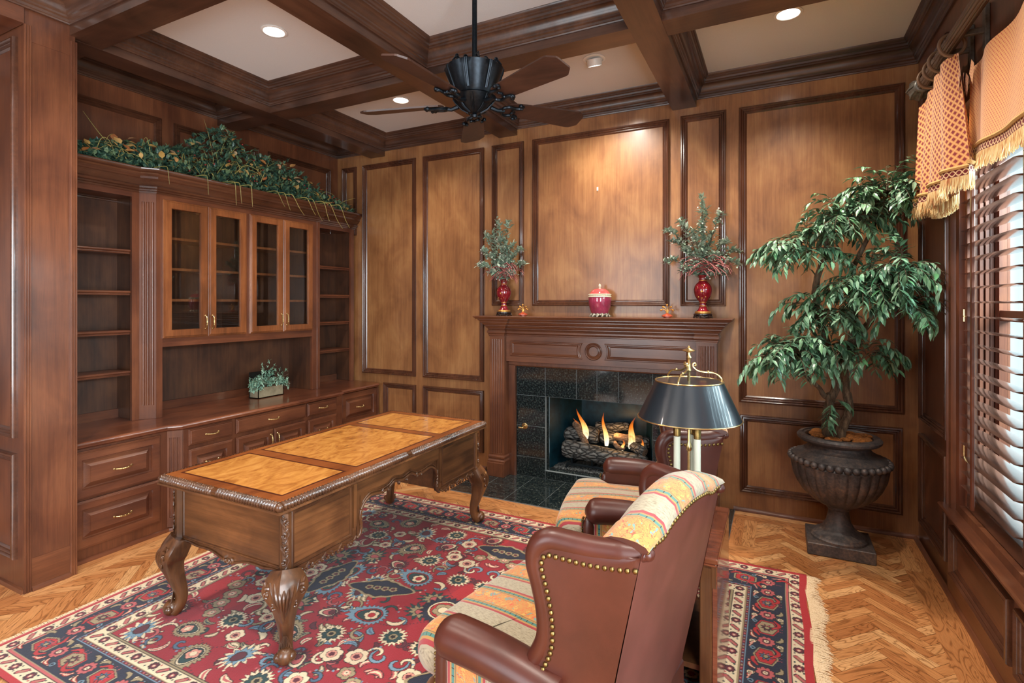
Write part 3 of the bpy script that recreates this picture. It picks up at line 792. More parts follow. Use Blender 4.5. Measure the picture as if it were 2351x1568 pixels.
# crown over the upper units
m = MB()
path = [(XU, 1.535, 2.255), (XU, 2.072, 2.255), (XC_, 2.150, 2.255), (XC_, 3.607, 2.255), (XU, 3.607, 2.255), (XU, 4.12, 2.255), (XL+.1, 4.12, 2.255)]
HC = [(0,0), (-.008,0), (-.010,.010), (-.016,.014), (-.018,.024), (-.026,.03), (-.027,.042), (-.02,.05), (-.024,.056), (-.036,.066), (-.05,.086), (-.056,.09), (-.057,.104), (-.066,.112), (-.072,.126), (-.086,.134), (-.092,.145), (-.092,.155), (.0,.155)]
m.sweep(path, HC, (0,0,1))
m.add([(XL+.005,1.535,2.40), (XU,1.535,2.40), (XU,2.072,2.40), (XC_,2.15,2.40), (XC_,3.607,2.40), (XU,3.607,2.40), (XU,4.12,2.40), (XL+.005,4.12,2.40)], [tuple(range(8))])
t = thing('crown_moulding', 'stepped wooden crown moulding along the top of the built-in bookcases', 'moulding', (-4.0, 2.8, 2.255))
m.build('cornice', WMY, t)
# ------------------------------------------------------------------ fireplace
t = thing('fireplace_mantel', 'carved wooden mantel with fluted pilasters and a round medallion around the fireplace', 'mantel', (-1.307, 4.08, 0))
ZS = 1.39
for s, x0 in ((0, -2.236), (1, -.523)):
    x1 = x0+.141
    p = MB().box(x0+.002, x1-.002, 4.037, YB, .19, 1.30).build('pilaster', WZ, t, smooth=False)
    fluted(p, (x0, 4.025, 0), (1,0,0), .141, .19, 1.225, .20, 1.19, 5, .0085, WZ, 'fluted_shaft')
    m = MB().bbox(x0-.010, x1+.030-.02, 3.995, YB, 0.006, .125, .002)
    base = [(0,0), (-.012,0), (-.012,.014), (-.006,.02), (-.002,.03), (-.008,.036), (-.008,.05), (-.002,.058), (0,.066)]
    m.sweep([(x0-.001, YB, .125), (x0-.001, 4.02, .125), (x1+.001, 4.02, .125), (x1+.001, YB, .125)], base, (0,0,1))
    m.build('plinth', WZ, p)
# inner strip between pilaster and granite
m = MB().box(-2.095, -2.028, 4.105, YB, 0.006, .965).box(-.586, -.523, 4.105, YB, 0.006, .965).box(-2.095, -.523, 4.105, YB, .962, 1.01)
m.tube([(-2.03,4.105,0), (-2.03,4.105,.962), (-.584,4.105,.962), (-.584,4.105,0)], .006, 6); m.build('inner_frame', WZ, t)
fr = MB().bbox(-2.096, -.522, 4.06, YB, .998, 1.25, .002).build('frieze', WX, t)
SM = [(0,0), (0,.008), (.004,.012), (.010,.012), (.013,.007), (.016,.009), (.020,.009), (.024,.005), (.028,.003), (.03,0)]
cx, cz = -1.308, 1.112
def ogpanel(x0, x1, flip):
    z0, z1 = 1.048, 1.178; r = .112
    a = math.asin((z1-cz)/r); b = math.asin((cz-z0)/r)
    if not flip:
        pts = [(x0,4.06,z0), ] + [(cx-r*cos(-b+(a+b)*i/10), 4.06, cz+r*sin(-b+(a+b)*i/10)) for i in range(11)] + [(x0,4.06,z1)]
    else:
        pts = [(x1,4.06,z1)] + [(cx+r*cos(a-(a+b)*i/10), 4.06, cz+r*sin(a-(a+b)*i/10)) for i in range(11)] + [(x1,4.06,z0)]
    return MB().sweep(pts, SM, (0,-1,0), True).build('panel_moulding', WX, fr)
ogpanel(-2.05, -1.41, False); ogpanel(-1.2, -.566, True)
M = Matrix.Translation((cx, 4.06, cz)) @ Matrix.Rotation(pi/2, 4, 'X')
MB().lathe([(.07,0), (.07,.008), (.064,.014), (.058,.012), (.055,.006), (.048,.008), (.044,.012), (.040,.008), (.038,.001), (.0001,.001)], n=48, M=M).build('medallion', WX, fr)
m = MB()
CAP = [(0,0), (-.004,0), (-.004,.008), (-.010,.012), (-.010,.018), (-.006,.022), (-.016,.030), (-.018,.042), (-.014,.052), (-.006,.058), (-.012,.064), (-.012,.070),
       (-.022,.078), (-.026,.088), (-.034,.092), (-.034,.100), (-.046,.108), (-.05,.118), (-.06,.122), (-.06,.130), (-.068,.138), (-.078,.144), (-.078,.152)]
m.sweep([(-2.236,YB,1.212), (-2.236,4.022,1.212), (-2.095,4.022,1.212), (-2.095,4.058,1.212), (-.523,4.058,1.212), (-.523,4.022,1.212), (-.382,4.022,1.212), (-.382,YB,1.212)], CAP, (0,0,1))
m.build('cornice', WX, t)
m = MB().sweep([(-2.322,YB,ZS), (-2.322,3.944,ZS), (-.296,3.944,ZS), (-.296,YB,ZS)], [(0,0), (-.024,0), (-.026,-.004), (-.022,-.010), (-.014,-.016), (-.008,-.024), (0,-.026), (.002,-.026)], (0,0,1))
m.box(-2.323, -.295, 3.943, YB, ZS-.024, ZS-.0002); m.build('shelf', WX, t)
# granite surround
GY = 4.13
t = thing('fireplace_surround', 'black speckled granite tiles framing the firebox', 'fireplace', (-1.306, GY, 0))
def tiles(name, rects, par, y=GY, th=.03):
    m = MB()
    for x0, x1, z0, z1 in rects:
        g = .0012
        m.bbox(x0+g, x1-g, y, y+th, z0+g, z1-g, .0012, 0)
        m.box(x0, x1, y+.0012, y+th, z0, z1, 1)
    return m.build(name, [M_GRANITE, M_GROUT], par, smooth=False)
zz = [0.008, .175, .443, .705, .963]
tiles('left_jamb', [(-2.03, -1.756, zz[i], zz[i+1]) for i in range(4)], t)
xx = [-1.756, -1.478, -1.302, -1.124, -.856]
tiles('lintel', [(xx[i], xx[i+1], .706, .963) for i in range(4)], t)
tiles('right_jamb', [(-.856, -.582, zz[i], zz[i+1]) for i in range(4)], t)
tiles('step', [(xx[i], xx[i+1], .008, .076) for i in (0,)] + [(-1.478,-1.124,.008,.076), (-1.124,-.856,.008,.076)], t, GY+.0)
m = MB()
for x, s in ((-1.756, 1), (-.856, -1)):
    for i in range(4):
        z0, z1 = (.076 if i == 0 else zz[i]), min(zz[i+1], .706)
        if z1 > z0: m.box(x-.006*s, x+.0*s, GY+.0305, GY+.10, z0+.001, z1-.001)
m.box(-1.756, -.856, GY+.031, GY+.10, .07, .0762)
m.build('reveal', M_GRANITE, t, smooth=False)
# firebox
t = thing('firebox', 'dark steel firebox recess holding the gas logs', 'firebox', (-1.306, 4.42, 0))
m = MB()
A = [(-1.753, GY+.09), (-1.60, 4.62), (-1.01, 4.62), (-.859, GY+.09)]
for (a, b) in zip(A, A[1:]):
    m.add([(a[0],a[1],.05), (b[0],b[1],.05), (b[0],b[1],.80), (a[0],a[1],.80)], [(0,1,2,3)])
m.build('firebox_wall', M_TEAL, t, smooth=False)
MB().add([(-1.753,GY+.03,.79), (-.859,GY+.03,.79), (-.859,4.65,.79), (-1.753,4.65,.79)], [(0,1,2,3)]).build('firebox_ceiling', M_DARK, t)
MB().box(-1.753, -.859, GY+.09, 4.65, .05, .078).build('firebox_floor', M_DARK, t)
# hearth
t = thing('hearth', 'black granite tiled hearth set in the floor before the fireplace', 'hearth', (-1.306, 3.84, 0))
m = MB()
hx = [-2.34, -2.136, -1.857, -1.572, -1.306, -1.04, -.755, -.476, -.27]; hy = [3.556, 3.843, 4.135]
for i in range(8):
    for j in range(2):
        g = .0013
        m.box(hx[i]+g, hx[i+1]-g, hy[j]+g, hy[j+1]-g, -.01, .007, 0)
m.box(-2.34, -.27, 3.556, 4.135, -.012, .0062, 1)
m.build('hearth_tiles', [M_GRANITE, M_GROUT], t, smooth=False)
# gas key plate
t = thing('gas_valve', 'small round brass gas key plate on the left granite jamb', 'valve', (-1.948, GY, .437))
M = Matrix.Translation((-1.948, GY, .437)) @ Matrix.Rotation(pi/2, 4, 'X')
MB().lathe([(.028,0), (.028,.004), (.022,.007), (.010,.008), (.010,.016), (.0001,.018)], n=28, M=M).build('plate', M_BRASS, t)
MB().tube([(-1.948,GY-.015,.437), (-1.955,GY-.045,.432)], .005, 8).bbox(-1.985, -1.94, GY-.052, GY-.044, .424, .436, .002).build('key', M_BRASS, t)
# grate, gravel, logs
t = thing('fire_grate', 'dark iron grate under the gas logs', 'grate', (-1.3, 4.36, .078))
m = MB()
for y in (4.26, 4.42): m.bbox(-1.61, -.99, y-.008, y+.008, .115, .135, .002)
for x in (-1.56, -1.38, -1.2, -1.03):
    m.tube([(x,4.235,.185), (x,4.245,.14), (x,4.28,.125), (x,4.44,.125)], .009, 6)
for x in (-1.6, -1.0):
    for y in (4.26, 4.42): m.tube([(x,y,.13), (x-.02*(1 if x<-1.3 else -1),y-.01,.078)], .009, 6)
m.build('bars', M_GRATE, t)
rnd = random.Random(5); m = MB()
for i in range(1500):
    x, y = rnd.uniform(-1.72,-.89), rnd.uniform(4.225,4.5)
    r = rnd.uniform(.005,.011); z = .079+r*.5+max(0, (4.34-abs(y-4.34)-4.2))*.06
    M = Matrix.Translation((x,y,z)) @ Matrix.Rotation(rnd.uniform(0,6), 4, (rnd.random(),rnd.random(),rnd.random()+.1))
    m.add([(-r,-r,-r*.6),(r,-r*.8,-r*.5),(r*.9,r,-r*.6),(-r,r*.8,-r*.6),(-r*.6,-r*.7,r*.6),(r*.7,-r*.6,r*.7),(r*.6,r*.7,r*.5),(-r*.7,r*.6,r*.6)], [(0,3,2,1),(4,5,6,7),(0,1,5,4),(1,2,6,5),(2,3,7,6),(3,0,4,7)], 0, None, M)
o = m.build('lava_gravel', M_GRAVEL, smooth=False); o['kind'] = 'stuff'; tag(o, 'grey lava gravel spread on the firebox floor under the grate', 'gravel')
def log(lab, a, b, r0, r1, mat, seed, n=14, knots=0):
    rnd = random.Random(seed); a, b = V(a), V(b); d = (b-a); L = d.length; d.normalize()
    e = d.cross(V((0,0,1))).normalized(); f = e.cross(d); rows = []
    ph = [rnd.uniform(0,6) for _ in range(6)]; K = max(8, int(L/.02))
    for k in range(K+1):
        tt = k/K; rr = r0+(r1-r0)*tt
        bend = f*(.012*sin(pi*tt*1.3+ph[0])) + e*(.01*sin(pi*tt+ph[1]))
        rr *= 1-.25*(max(0, .06-tt)/.06)**2-.25*(max(0, tt-.94)/.06)**2
        rows.append([a+d*(L*tt)+bend+(e*cos(2*pi*i/n)+f*sin(2*pi*i/n))*rr*(1+.08*sin(3*2*pi*i/n+ph[2]+tt*3)+.05*sin(5*2*pi*i/n+ph[3])+rnd.uniform(-.05,.05)) for i in range(n)])
    m = MB().grid(rows, True, False, 0, None, False, False)
    ends = []
    for row, s in ((rows[0], -1), (rows[-1], 1)):
        c = sum((V(p) for p in row), V())/n
        m.add([V(p) for p in row]+[c+d*s*.004], [(i, (i+1)%n, n) for i in range(n)], 1)
    o = m.build('ceramic_log', [mat, M_SPLIT], ang=80)
    return tag(o, lab, 'log', 'gas logs in the fireplace')
log('long thick front log with grey ridged bark lying across the grate', (-1.655,4.29,.235), (-.93,4.30,.215), .075, .066, M_LOG, 1)
log('thick rear log with pale sawn end at the left behind the front log', (-1.69,4.43,.335), (-1.38,4.45,.345), .065, .07, M_LOG, 2)
log('pale split stick leaning diagonally at the left over the front log', (-1.60,4.42,.435), (-1.44,4.30,.30), .032, .026, M_SPLIT, 3)
log('pale split stick lying level at the right on the rear log', (-1.225,4.36,.365), (-1.0,4.42,.375), .03, .034, M_SPLIT, 4)
log('short charred log at the centre back of the fire', (-1.43,4.5,.42), (-1.13,4.5,.43), .045, .035, M_LOG, 5)
log('short log slanting down at the right end of the fire', (-1.08,4.36,.33), (-.945,4.29,.285), .038, .045, M_LOG, 6)
log('small stick under the level split stick at the centre', (-1.22,4.34,.325), (-1.13,4.33,.29), .022, .02, M_SPLIT, 7)
log('dark rear log at the right behind the flames', (-1.36,4.42,.33), (-.95,4.46,.335), .05, .055, M_LOG, 8)
def flame_obj(lab, x, y, z, h, r, lean, seed):
    rnd = random.Random(seed); rows = []; K = 16; n = 12; p1, p2 = rnd.uniform(0,6), rnd.uniform(0,6)
    for k in range(K+1):
        tt = k/K; rr = r*(sin(pi*min(1,(tt*.9+.1))**.8)**.8)*(1-.55*tt)+.0006
        ox = lean*tt*tt*h+.012*sin(5*tt+p1)*tt*2; oy = .01*sin(4*tt+p2)*tt
        rows.append([(x+ox+rr*cos(2*pi*i/n+tt*2), y+oy+.6*rr*sin(2*pi*i/n+tt*2), z+h*tt) for i in range(n)])
    o = MB().grid(rows, True, uv=lambda i, j: (i/n, j/K)).build('flame', M_FLAME, ang=180)
    return tag(o, lab, 'flame', 'gas flames')
flame_obj('tall orange flame at the left leaning left over the pale stick', -1.475,4.36,.33,.25,.034,-.3,1)
flame_obj('small flame at the far left behind the leaning stick', -1.545,4.39,.33,.16,.03,-.2,2)
flame_obj('thin tall flame at the centre of the logs', -1.29,4.36,.29,.28,.026,-.1,3)
flame_obj('brightest white yellow flame at the right of the logs', -1.08,4.36,.29,.27,.036,.14,4)
flame_obj('short flame licking the slanting log at the far right', -.965,4.3,.28,.12,.02,-.35,5)
flame_obj('little flame low between the centre and the bright right flame', -1.15,4.33,.27,.10,.018,.05,6)

# ------------------------------------------------------------------ things on the mantel
def vase(lab, x, y, sc, alab, seed, h2, tips):
    t = thing('vase', lab, 'vase', (x, y, ZS), 0, 'oxblood vases on the mantel')
    q = lambda pr: [(r*sc, z*sc) for r, z in pr]
    c = (x, y, ZS)
    bd = MB().lathe(q([(.066,.052), (.062,.062), (.045,.075), (.036,.092), (.030,.108), (.028,.13), (.030,.146), (.05,.17), (.068,.20), (.078,.235), (.080,.26), (.074,.29), (.058,.315), (.040,.33), (.033,.345), (.034,.37), (.042,.385), (.044,.392), (.036,.392), (.03,.37), (.0001,.35)]), c, 40); g = MB()
    for r, z, w in ((.066,.052,.012), (.030,.112,.006), (.0295,.146,.005), (.034,.344,.004)): g.lathe(q([(r-.002,z-w), (r+.004,z-w*.5), (r+.004,z+w*.5), (r-.002,z+w)]), c, 32)
    # little gilt fleur motif facing the room
    for dx, dz in ((0,0), (-.045,.03), (.045,.03), (-.04,-.05), (.04,-.05), (0,-.06), (0,.055)):
        a = -pi/2+dx*11; rr = .08*math.sqrt(max(.1, 1-((dz)/.115)**2))*sc*.99
        px, py, pz = x+rr*cos(a), y+rr*sin(a), ZS+(.245+dz)*sc
        s = 1.6 if dx == 0 and dz == 0 else .8
        g.ball((px,py,pz), .006*s*sc, 4, sc=(.5,.5,1.6)); g.ball((px,py,pz-.002), .005*s*sc, 4, sc=(1.6,.5,.5))
    bd.add(g.v, g.f, 1); bd.build('body', [M_REDGLAZE, M_GOLD], t)
    m = MB().lathe(q([(.07,.026), (.082,.03), (.082,.04), (.066,.044)]), c, 32)
    for k in range(6):
        a = 2*pi*k/6+.3; ca, sa = cos(a), sin(a)
        m.tube([(x+ca*.066*sc, y+sa*.066*sc, ZS+.03*sc), (x+ca*.082*sc, y+sa*.082*sc, ZS+.016*sc), (x+ca*.074*sc, y+sa*.074*sc, ZS+.006*sc), (x+ca*.086*sc, y+sa*.086*sc, ZS+.006*sc)], .006*sc, 6)
        a2 = a+pi/6
        m.tube([(x+cos(a+.1)*.074*sc, y+sin(a+.1)*.074*sc, ZS+.02*sc), (x+cos(a2)*.076*sc, y+sin(a2)*.076*sc, ZS+.011*sc), (x+cos(a2+.42)*.074*sc, y+sin(a2+.42)*.074*sc, ZS+.02*sc)], .006*sc, 6)
    m.build('stand', M_STAND, t)
    # arrangement
    rnd = random.Random(seed); z0 = ZS+.385*sc
    f = thing('floral_arrangement', alab, 'plant', (x, y, z0), 0, 'faux arrangements in the vases')
    st, lf, br, rd = MB(), MB(), MB(), MB()
    for (dx, dz, bo) in tips:
        dy = rnd.uniform(-.10, .0)
        P = spline([(x, y, z0-.05), (x+dx*.25, y+dy*.3, z0+dz*.35), (x+dx*.7, y+dy*.8, z0+dz*.75+bo*.5), (x+dx, y+dy, z0+dz)], 10)
        st.tube(P, .0025, 5)
        for k in range(6, len(P)):
            for _ in range(4 if k > 9 else 3):
                leaf(lf, P[k]+V((rnd.uniform(-.014,.014), rnd.uniform(-.014,.014), rnd.uniform(-.012,.012))), V((rnd.uniform(-1,1), rnd.uniform(-1,.6), rnd.uniform(-.3,1))), rnd.uniform(.034,.05), .48, rnd)
            if rnd.random() < .16: br.ball(P[k]+V((rnd.uniform(-.03,.03),-.015,rnd.uniform(-.02,.03))), .0065, 4)
    for k in range(150):
        c0 = V((x+rnd.gauss(0,.045), y-.02+rnd.gauss(0,.03), z0+.035+abs(rnd.gauss(0,.07))))
        leaf(lf, c0, V((rnd.uniform(-1,1), rnd.uniform(-1,.3), rnd.uniform(-.4,.8))), rnd.uniform(.034,.05), .48, rnd)
    for k in range(34):
        s = 1 if rnd.random() < .68 else -1
        a = rnd.uniform(-.6,.25); L = rnd.uniform(.08,.17)
        d = V((s*cos(a), rnd.uniform(-.7,.1), .1)).normalized(); p0 = V((x+rnd.uniform(-.04,.07), y-.04, z0+rnd.uniform(.02,.13)))
        rd.tube([p0, p0+d*L*.5+V((0,0,.01)), p0+d*L*.85-V((0,0,.03*rnd.random()+.01)), p0+d*L-V((0,0,.05*rnd.random()+.04))], [.0035,.003,.0025,.001], 4)
    st.build('stem', M_TWIG, f); lf.build('foliage', M_OLIVE, f, smooth=False); br.build('berry', M_BERRY, f); rd.build('red_spray', M_REDSPRAY, f)
def leaf(m, p, d, L, wr=.4, rnd=random, fold=.25, curl=.15):
    """almond leaf, 2x3 quads"""
    d = V(d)
    if d.length < 1e-6: d = V((0,0,1))
    d.normalize(); s = d.cross(V((rnd.uniform(-.3,.3), rnd.uniform(-.3,.3), 1)))
    if s.length < 1e-4: s = V((1,0,0))
    s.normalize(); n = s.cross(d).normalized(); p = V(p); w = L*wr
    vs = []
    for t_, ww in ((0,.04), (.3,.44), (.62,.42), (1,.01)):
        c = p+d*(L*t_)-n*(curl*L*t_*t_)
        vs += [c+s*(w*ww)+n*(fold*w*ww), c, c-s*(w*ww)+n*(fold*w*ww)]
    m.add(vs, [(0,1,4,3),(1,2,5,4),(3,4,7,6),(4,5,8,7),(6,7,10,9),(7,8,11,10)])
vase('red lacquered vase with gilt motifs at the left end of the mantel', -2.115, 4.06, .80, 'sage green and dusty red faux bouquet in the left mantel vase', 11, .5,
     [(-.03,.52,0), (.07,.50,.03), (-.15,.40,.03), (-.19,.26,.05), (-.20,.13,.05), (.12,.30,.05), (.20,.26,.06), (.22,.13,.06), (-.12,.06,.05), (.13,.05,.05), (0,.4,0), (-.07,.42,.02), (.05,.33,0), (-.1,.22,.03), (.1,.2,.03)])
vase('red lacquered vase with gilt motifs at the right end of the mantel', -.48, 4.06, .80, 'taller sage green and dusty red faux bouquet in the right mantel vase', 12, .5,
     [(.0,.57,0), (.02,.48,0), (.13,.44,.04), (-.15,.40,.05), (-.25,.34,.08), (-.22,.26,.08), (-.27,.11,.08), (.17,.24,.08), (.24,.16,.1), (.26,.06,.1), (.16,.0,.05), (-.14,.04,.04), (0,.38,0), (-.06,.33,.02), (.06,.3,.02), (-.12,.2,.03), (.1,.15,.03)])
# ginger jar
t = thing('ginger_jar', 'rose pink lidded ginger jar on a pewter foot in the middle of the mantel', 'jar', (-1.256, 4.06, ZS))
c = (-1.256, 4.06, ZS)
MB().lathe([(.060,.022), (.071,.04), (.084,.08), (.089,.12), (.091,.145), (.089,.158)], c, 48).build('body', M_PINKGLAZE, t)
ld = MB().lathe([(.084,.182), (.080,.188), (.070,.205), (.05,.220), (.028,.226), (.0001,.228)], c, 48).build('lid', M_CORAL, t)
MB().lathe([(.012,.226), (.006,.232), (.012,.244), (.011,.254), (.0001,.266)], c, 16).build('finial', M_IVORY, ld)
m = MB().lathe([(.090,.157), (.092,.161), (.088,.168), (.084,.17), (.086,.174), (.086,.182), (.083,.184)], c, 48)
for k in range(44):
    a = 2*pi*k/44; m.ball((c[0]+.087*cos(a), c[1]+.087*sin(a), ZS+.178), .0055, 4)
m.build('band', M_IVORY, t)
m = MB().lathe([(.06,.012), (.068,.018), (.066,.026), (.056,.03)], c, 32)
for k in range(12):
    a = 2*pi*k/12
    m.tube(spline([(c[0]+.062*cos(a), c[1]+.062*sin(a), ZS+.03), (c[0]+.07*cos(a+.12), c[1]+.07*sin(a+.12), ZS+.018), (c[0]+.08*cos(a+.02), c[1]+.08*sin(a+.02), ZS+.006)], 4), .0075, 6)
    m.ball((c[0]+.078*cos(a), c[1]+.078*sin(a), ZS+.007), .0075, 5)
m.build('foot', M_ANTSILVER, t)
# little plume finials
def plume(lab, x):
    t = thing('plume_ornament', lab, 'ornament', (x, 4.05, ZS), 0, 'plume ornaments on the mantel')
    c = (x, 4.05, ZS)
    MB().lathe([(.026,.0), (.026,.006), (.04,.010), (.040,.016), (.030,.024), (.016,.029), (.010,.034), (.0001,.036)], c, 28).build('base', plume_base, t)
    m = MB()
    for a, L in ((0,.075), (.45,.062), (-.45,.062), (.95,.05), (-.95,.05)):
        pts = spline([(x, 4.05, ZS+.03), (x+sin(a*.5)*L*.5, 4.05, ZS+.03+L*.5), (x+sin(a)*L*.9, 4.048, ZS+.03+cos(a*.8)*L*.9), (x+sin(a)*L*1.12, 4.045, ZS+.03+cos(a)*L*.86)], 4)
        m.tube(pts, [.0045+.002*sin(i) for i in range(len(pts)-3)]+[.008,.009,.007], 6)
        m.ball(pts[-2], .0085, 5)
    m.build('plume', M_GOLD, t)
plume_base = plain('painted_red_gold', (168,70,44), .35, 0, .4, nscale=60, namt=.4)
plume('small gilt plume ornament beside the left red vase', -1.927)
plume('small gilt plume ornament beside the right red vase', -.732)
# ------------------------------------------------------------------ rug
RX0, RX1, RY0, RY1, RZ = -3.03, .14, .965, 3.305, .012
def make_rug():
    st = .0036; W = int((RX1-RX0)/st)+1; H = int((RY1-RY0)/st)+1
    xs = np.linspace(0, RX1-RX0, W); ys = np.linspace(0, RY1-RY0, H)
    PAL = dict(red=(142,22,38), deep=(104,18,34), navy=(22,28,50), cream=(216,198,166), tan=(150,134,102), blue=(108,140,160), teal=(24,58,60), burg=(84,24,40), rose=(178,84,86), blush=(206,140,124), black=(22,16,18), bright=(168,32,38), steel=(70,96,122))
    PAL = {k: np.array(lin(v)[:3]) for k, v in PAL.items()}
    img = np.zeros((H, W, 3)); LX, LY = xs[-1], ys[-1]
    rnd = random.Random(21)
    X, Y = np.meshgrid(xs, ys)
    def paint(x0, x1, y0, y1, fn, img=img):
        i0, i1 = max(0, int(x0/st)), min(W, int(x1/st)+2); j0, j1 = max(0, int(y0/st)), min(H, int(y1/st)+2)
        if i1 <= i0 or j1 <= j0: return
        m, c = fn(X[j0:j1, i0:i1], Y[j0:j1, i0:i1]); img[j0:j1, i0:i1][m] = PAL[c]
    def rect(x0, x1, y0, y1, c):
        i0, i1 = max(0, int(round(x0/st))), min(W, int(round(x1/st))); j0, j1 = max(0, int(round(y0/st))), min(H, int(round(y1/st)))
        img[j0:j1, i0:i1] = PAL[c]
    def polar(cx, cy, rot, sx, sy, shape, R, col):
        def fn(x, y):
            dx, dy = x-cx, y-cy; u = (dx*cos(rot)+dy*sin(rot))/sx; v = (-dx*sin(rot)+dy*cos(rot))/sy
            r = np.hypot(u, v); a = np.arctan2(v, u)
            return r < R*shape(a), col
        e = R*max(sx, sy)*1.35
        paint(cx-e, cx+e, cy-e, cy+e, fn)
    def flower(cx, cy, R, n, rot, cols, sharp=.35, sx=1, sy=1, depth=.3):
        pet = lambda a: 1-depth*(1-np.abs(np.cos(n*a/2))**sharp)
        o = .0042/R
        polar(cx, cy, rot, sx, sy, lambda a: pet(a)+o, R, 'black')
        polar(cx, cy, rot, sx, sy, pet, R, cols[0])
        if len(cols) > 1: polar(cx, cy, rot, sx, sy, lambda a: 1+0*a, R*.52, 'black'); polar(cx, cy, rot, sx, sy, lambda a: 1+0*a, R*.47, cols[1])
        if len(cols) > 2: polar(cx, cy, rot, sx, sy, lambda a: 1-.25*(1-np.abs(np.cos(5*a/2))), R*.30, cols[2])
        if len(cols) > 3: polar(cx, cy, rot, sx, sy, lambda a: 1+0*a, R*.11, cols[3])
    def spikes(cx, cy, R, n, rot, col, sx=1, sy=1, depth=.34):
        tri = lambda a: 1-depth*np.abs(((n*a/(2*pi)) % 1)-.5)*2
        polar(cx, cy, rot, sx, sy, lambda a: tri(a)+.0042/R, R, 'black'); polar(cx, cy, rot, sx, sy, tri, R, col)
    def tear(cx, cy, R, rot, col, line='black'):
        sh = lambda a: .62+.38*np.exp(-(a/.62)**2)
        polar(cx, cy, rot, 1, 1, lambda a: sh(a)+.0045/R, R, line); polar(cx, cy, rot, 1, 1, sh, R, col)
    def palmette(cx, cy, R, rot, cols):
        sh = lambda a: (.60+.40*np.exp(-(a/.7)**2))*(1-.2*np.abs(((a*11/pi) % 1)-.5)*2)
        polar(cx, cy, rot, 1, 1, lambda a: sh(a)+.0045/R, R, 'black'); polar(cx, cy, rot, 1, 1, sh, R, cols[0])
        tear(cx, cy, R*.62, rot, cols[1]); tear(cx, cy, R*.52, rot, cols[2])
        flower(cx, cy, R*.27, 5, rot, [cols[3], cols[1]], .5)
    def dab(x, y, r, col):
        paint(x-r, x+r, y-r, y+r, lambda a, b: ((a-x)**2+(b-y)**2 < r*r, col))
    def stroke(pts, w, col, line='black', lw=.0038):
        """tapered stroke through pts; w(t) half-width"""
        P = spline([(p[0], p[1], 0) for p in pts], 14); n = len(P)
        if line:
            for k, p in enumerate(P): dab(p.x, p.y, w(k/(n-1))+lw, line)
        for k, p in enumerate(P): dab(p.x, p.y, w(k/(n-1)), col)
    def sickle(cx, cy, R, a0, sw, wid, col, col2=None):
        pts = [(cx+R*(1-.35*t)*cos(a0+sw*t), cy+R*(1-.35*t)*sin(a0+sw*t)) for t in np.linspace(0, 1, 7)]
        stroke(pts, lambda t: .0024+wid*sin(pi*min(1, t*.85+.12))**1.4, col)
        if col2: stroke(pts, lambda t: .0008+wid*.42*sin(pi*min(1, t*.85+.12))**1.4, col2, None)
    # ---- field
    rect(0, LX, 0, LY, 'red')
    fx0, fx1, fy0, fy1 = .352, LX-.348, .352, LY-.352
    mx, my = LX/2, LY/2
    v = np.sin(X*9+Y*4)+np.sin(X*3.1-Y*7.7); img[v > 1.1] = PAL['bright']*.6+PAL['red']*.4
    # vines (mirrored in four)
    def q4(fn):
        for sx in (1, -1):
            for sy in (1, -1): fn(lambda x, y: (mx+sx*x, my+sy*y), sx, sy)
    hx, hy = (fx1-fx0)/2, (fy1-fy0)/2
    vines = [[(0,.1),(.18,.22),(.42,.18),(.62,.34),(.9,.25),(1.15,.38)], [(.1,.5),(.3,.62),(.55,.52),(.75,.68),(1.0,.60),(1.2,.72)], [(.05,.85),(.3,.78),(.55,.84),(.85,.76),(1.15,.82)], [(.42,.18),(.46,.4),(.55,.52)], [(.9,.25),(.88,.45),(1.0,.60)]]
    q4(lambda T, sx, sy: [stroke([T(*p) for p in vn], lambda t: .0042, 'burg', None) for vn in vines])
    # hanging navy cartouches on the short axis and along the length
    def cart(cx, cy, R, rot):
        sh = lambda a: (.42+.58*np.exp(-(np.abs(np.sin(a))/.42)**1.6))*(1+.06*np.cos(8*a))
        polar(cx, cy, rot, 1, 1, lambda a: sh(a)+.02/R, R, 'tan'); polar(cx, cy, rot, 1, 1, lambda a: sh(a)+.006/R, R, 'black'); polar(cx, cy, rot, 1, 1, sh, R, 'navy')
        for k in (-.42,-.14,.14,.42): flower(cx+cos(rot)*R*k, cy+sin(rot)*R*k, .022, 5, k*9, ['tan','burg'], .5)
    # motif list in one quadrant: (x, y, kind, size, rot)
    ML = []
    tries = 0
    kinds = ['sun','pal','palblue','tear','ros','dark','lotus','twin']
    SZ_ = dict(sun=.085, pal=.10, palblue=.11, tear=.085, ros=.05, dark=.09, lotus=.10, twin=.075)
    while len(ML) < 44 and tries < 9000:
        tries += 1
        k = kinds[len(ML) % len(kinds)] if tries < 6000 else ('ros','tear')[tries % 2]; s = SZ_[k]*rnd.uniform(.95,1.25)
        x, y = rnd.uniform(.0, hx-.02), rnd.uniform(.0, hy-.02)
        if all(math.hypot(x-a, y-b) > (s+c)*.93 for a, b, _, c, _ in ML) and x > s*.5 and y > s*.5 and x < hx-s*.55 and y < hy-s*.55: ML.append((x, y, k, s, rnd.uniform(0, 6.28)))
    def leaves(T, sx, sy):
        r2 = random.Random(5)
        for (x, y, k, s, rot) in ML:
            for _ in range(3 if k != 'ros' else 2):
                a = r2.uniform(0, 6.28); d = s*1.12; cx, cy = T(x+d*cos(a), y+d*sin(a))
                sw = r2.choice((1.7,-1.7,2.2))*sx*sy; c = r2.choice((('cream','rose'), ('tan','cream'), ('cream',None), ('rose','cream'), ('tan','teal'), ('blue','steel'), ('burg',None)))
                a1 = a if sx > 0 else pi-a
                if sy < 0: a1 = -a1
                sickle(cx, cy, r2.uniform(.035,.062), a1, sw, r2.uniform(.007,.012), *c)
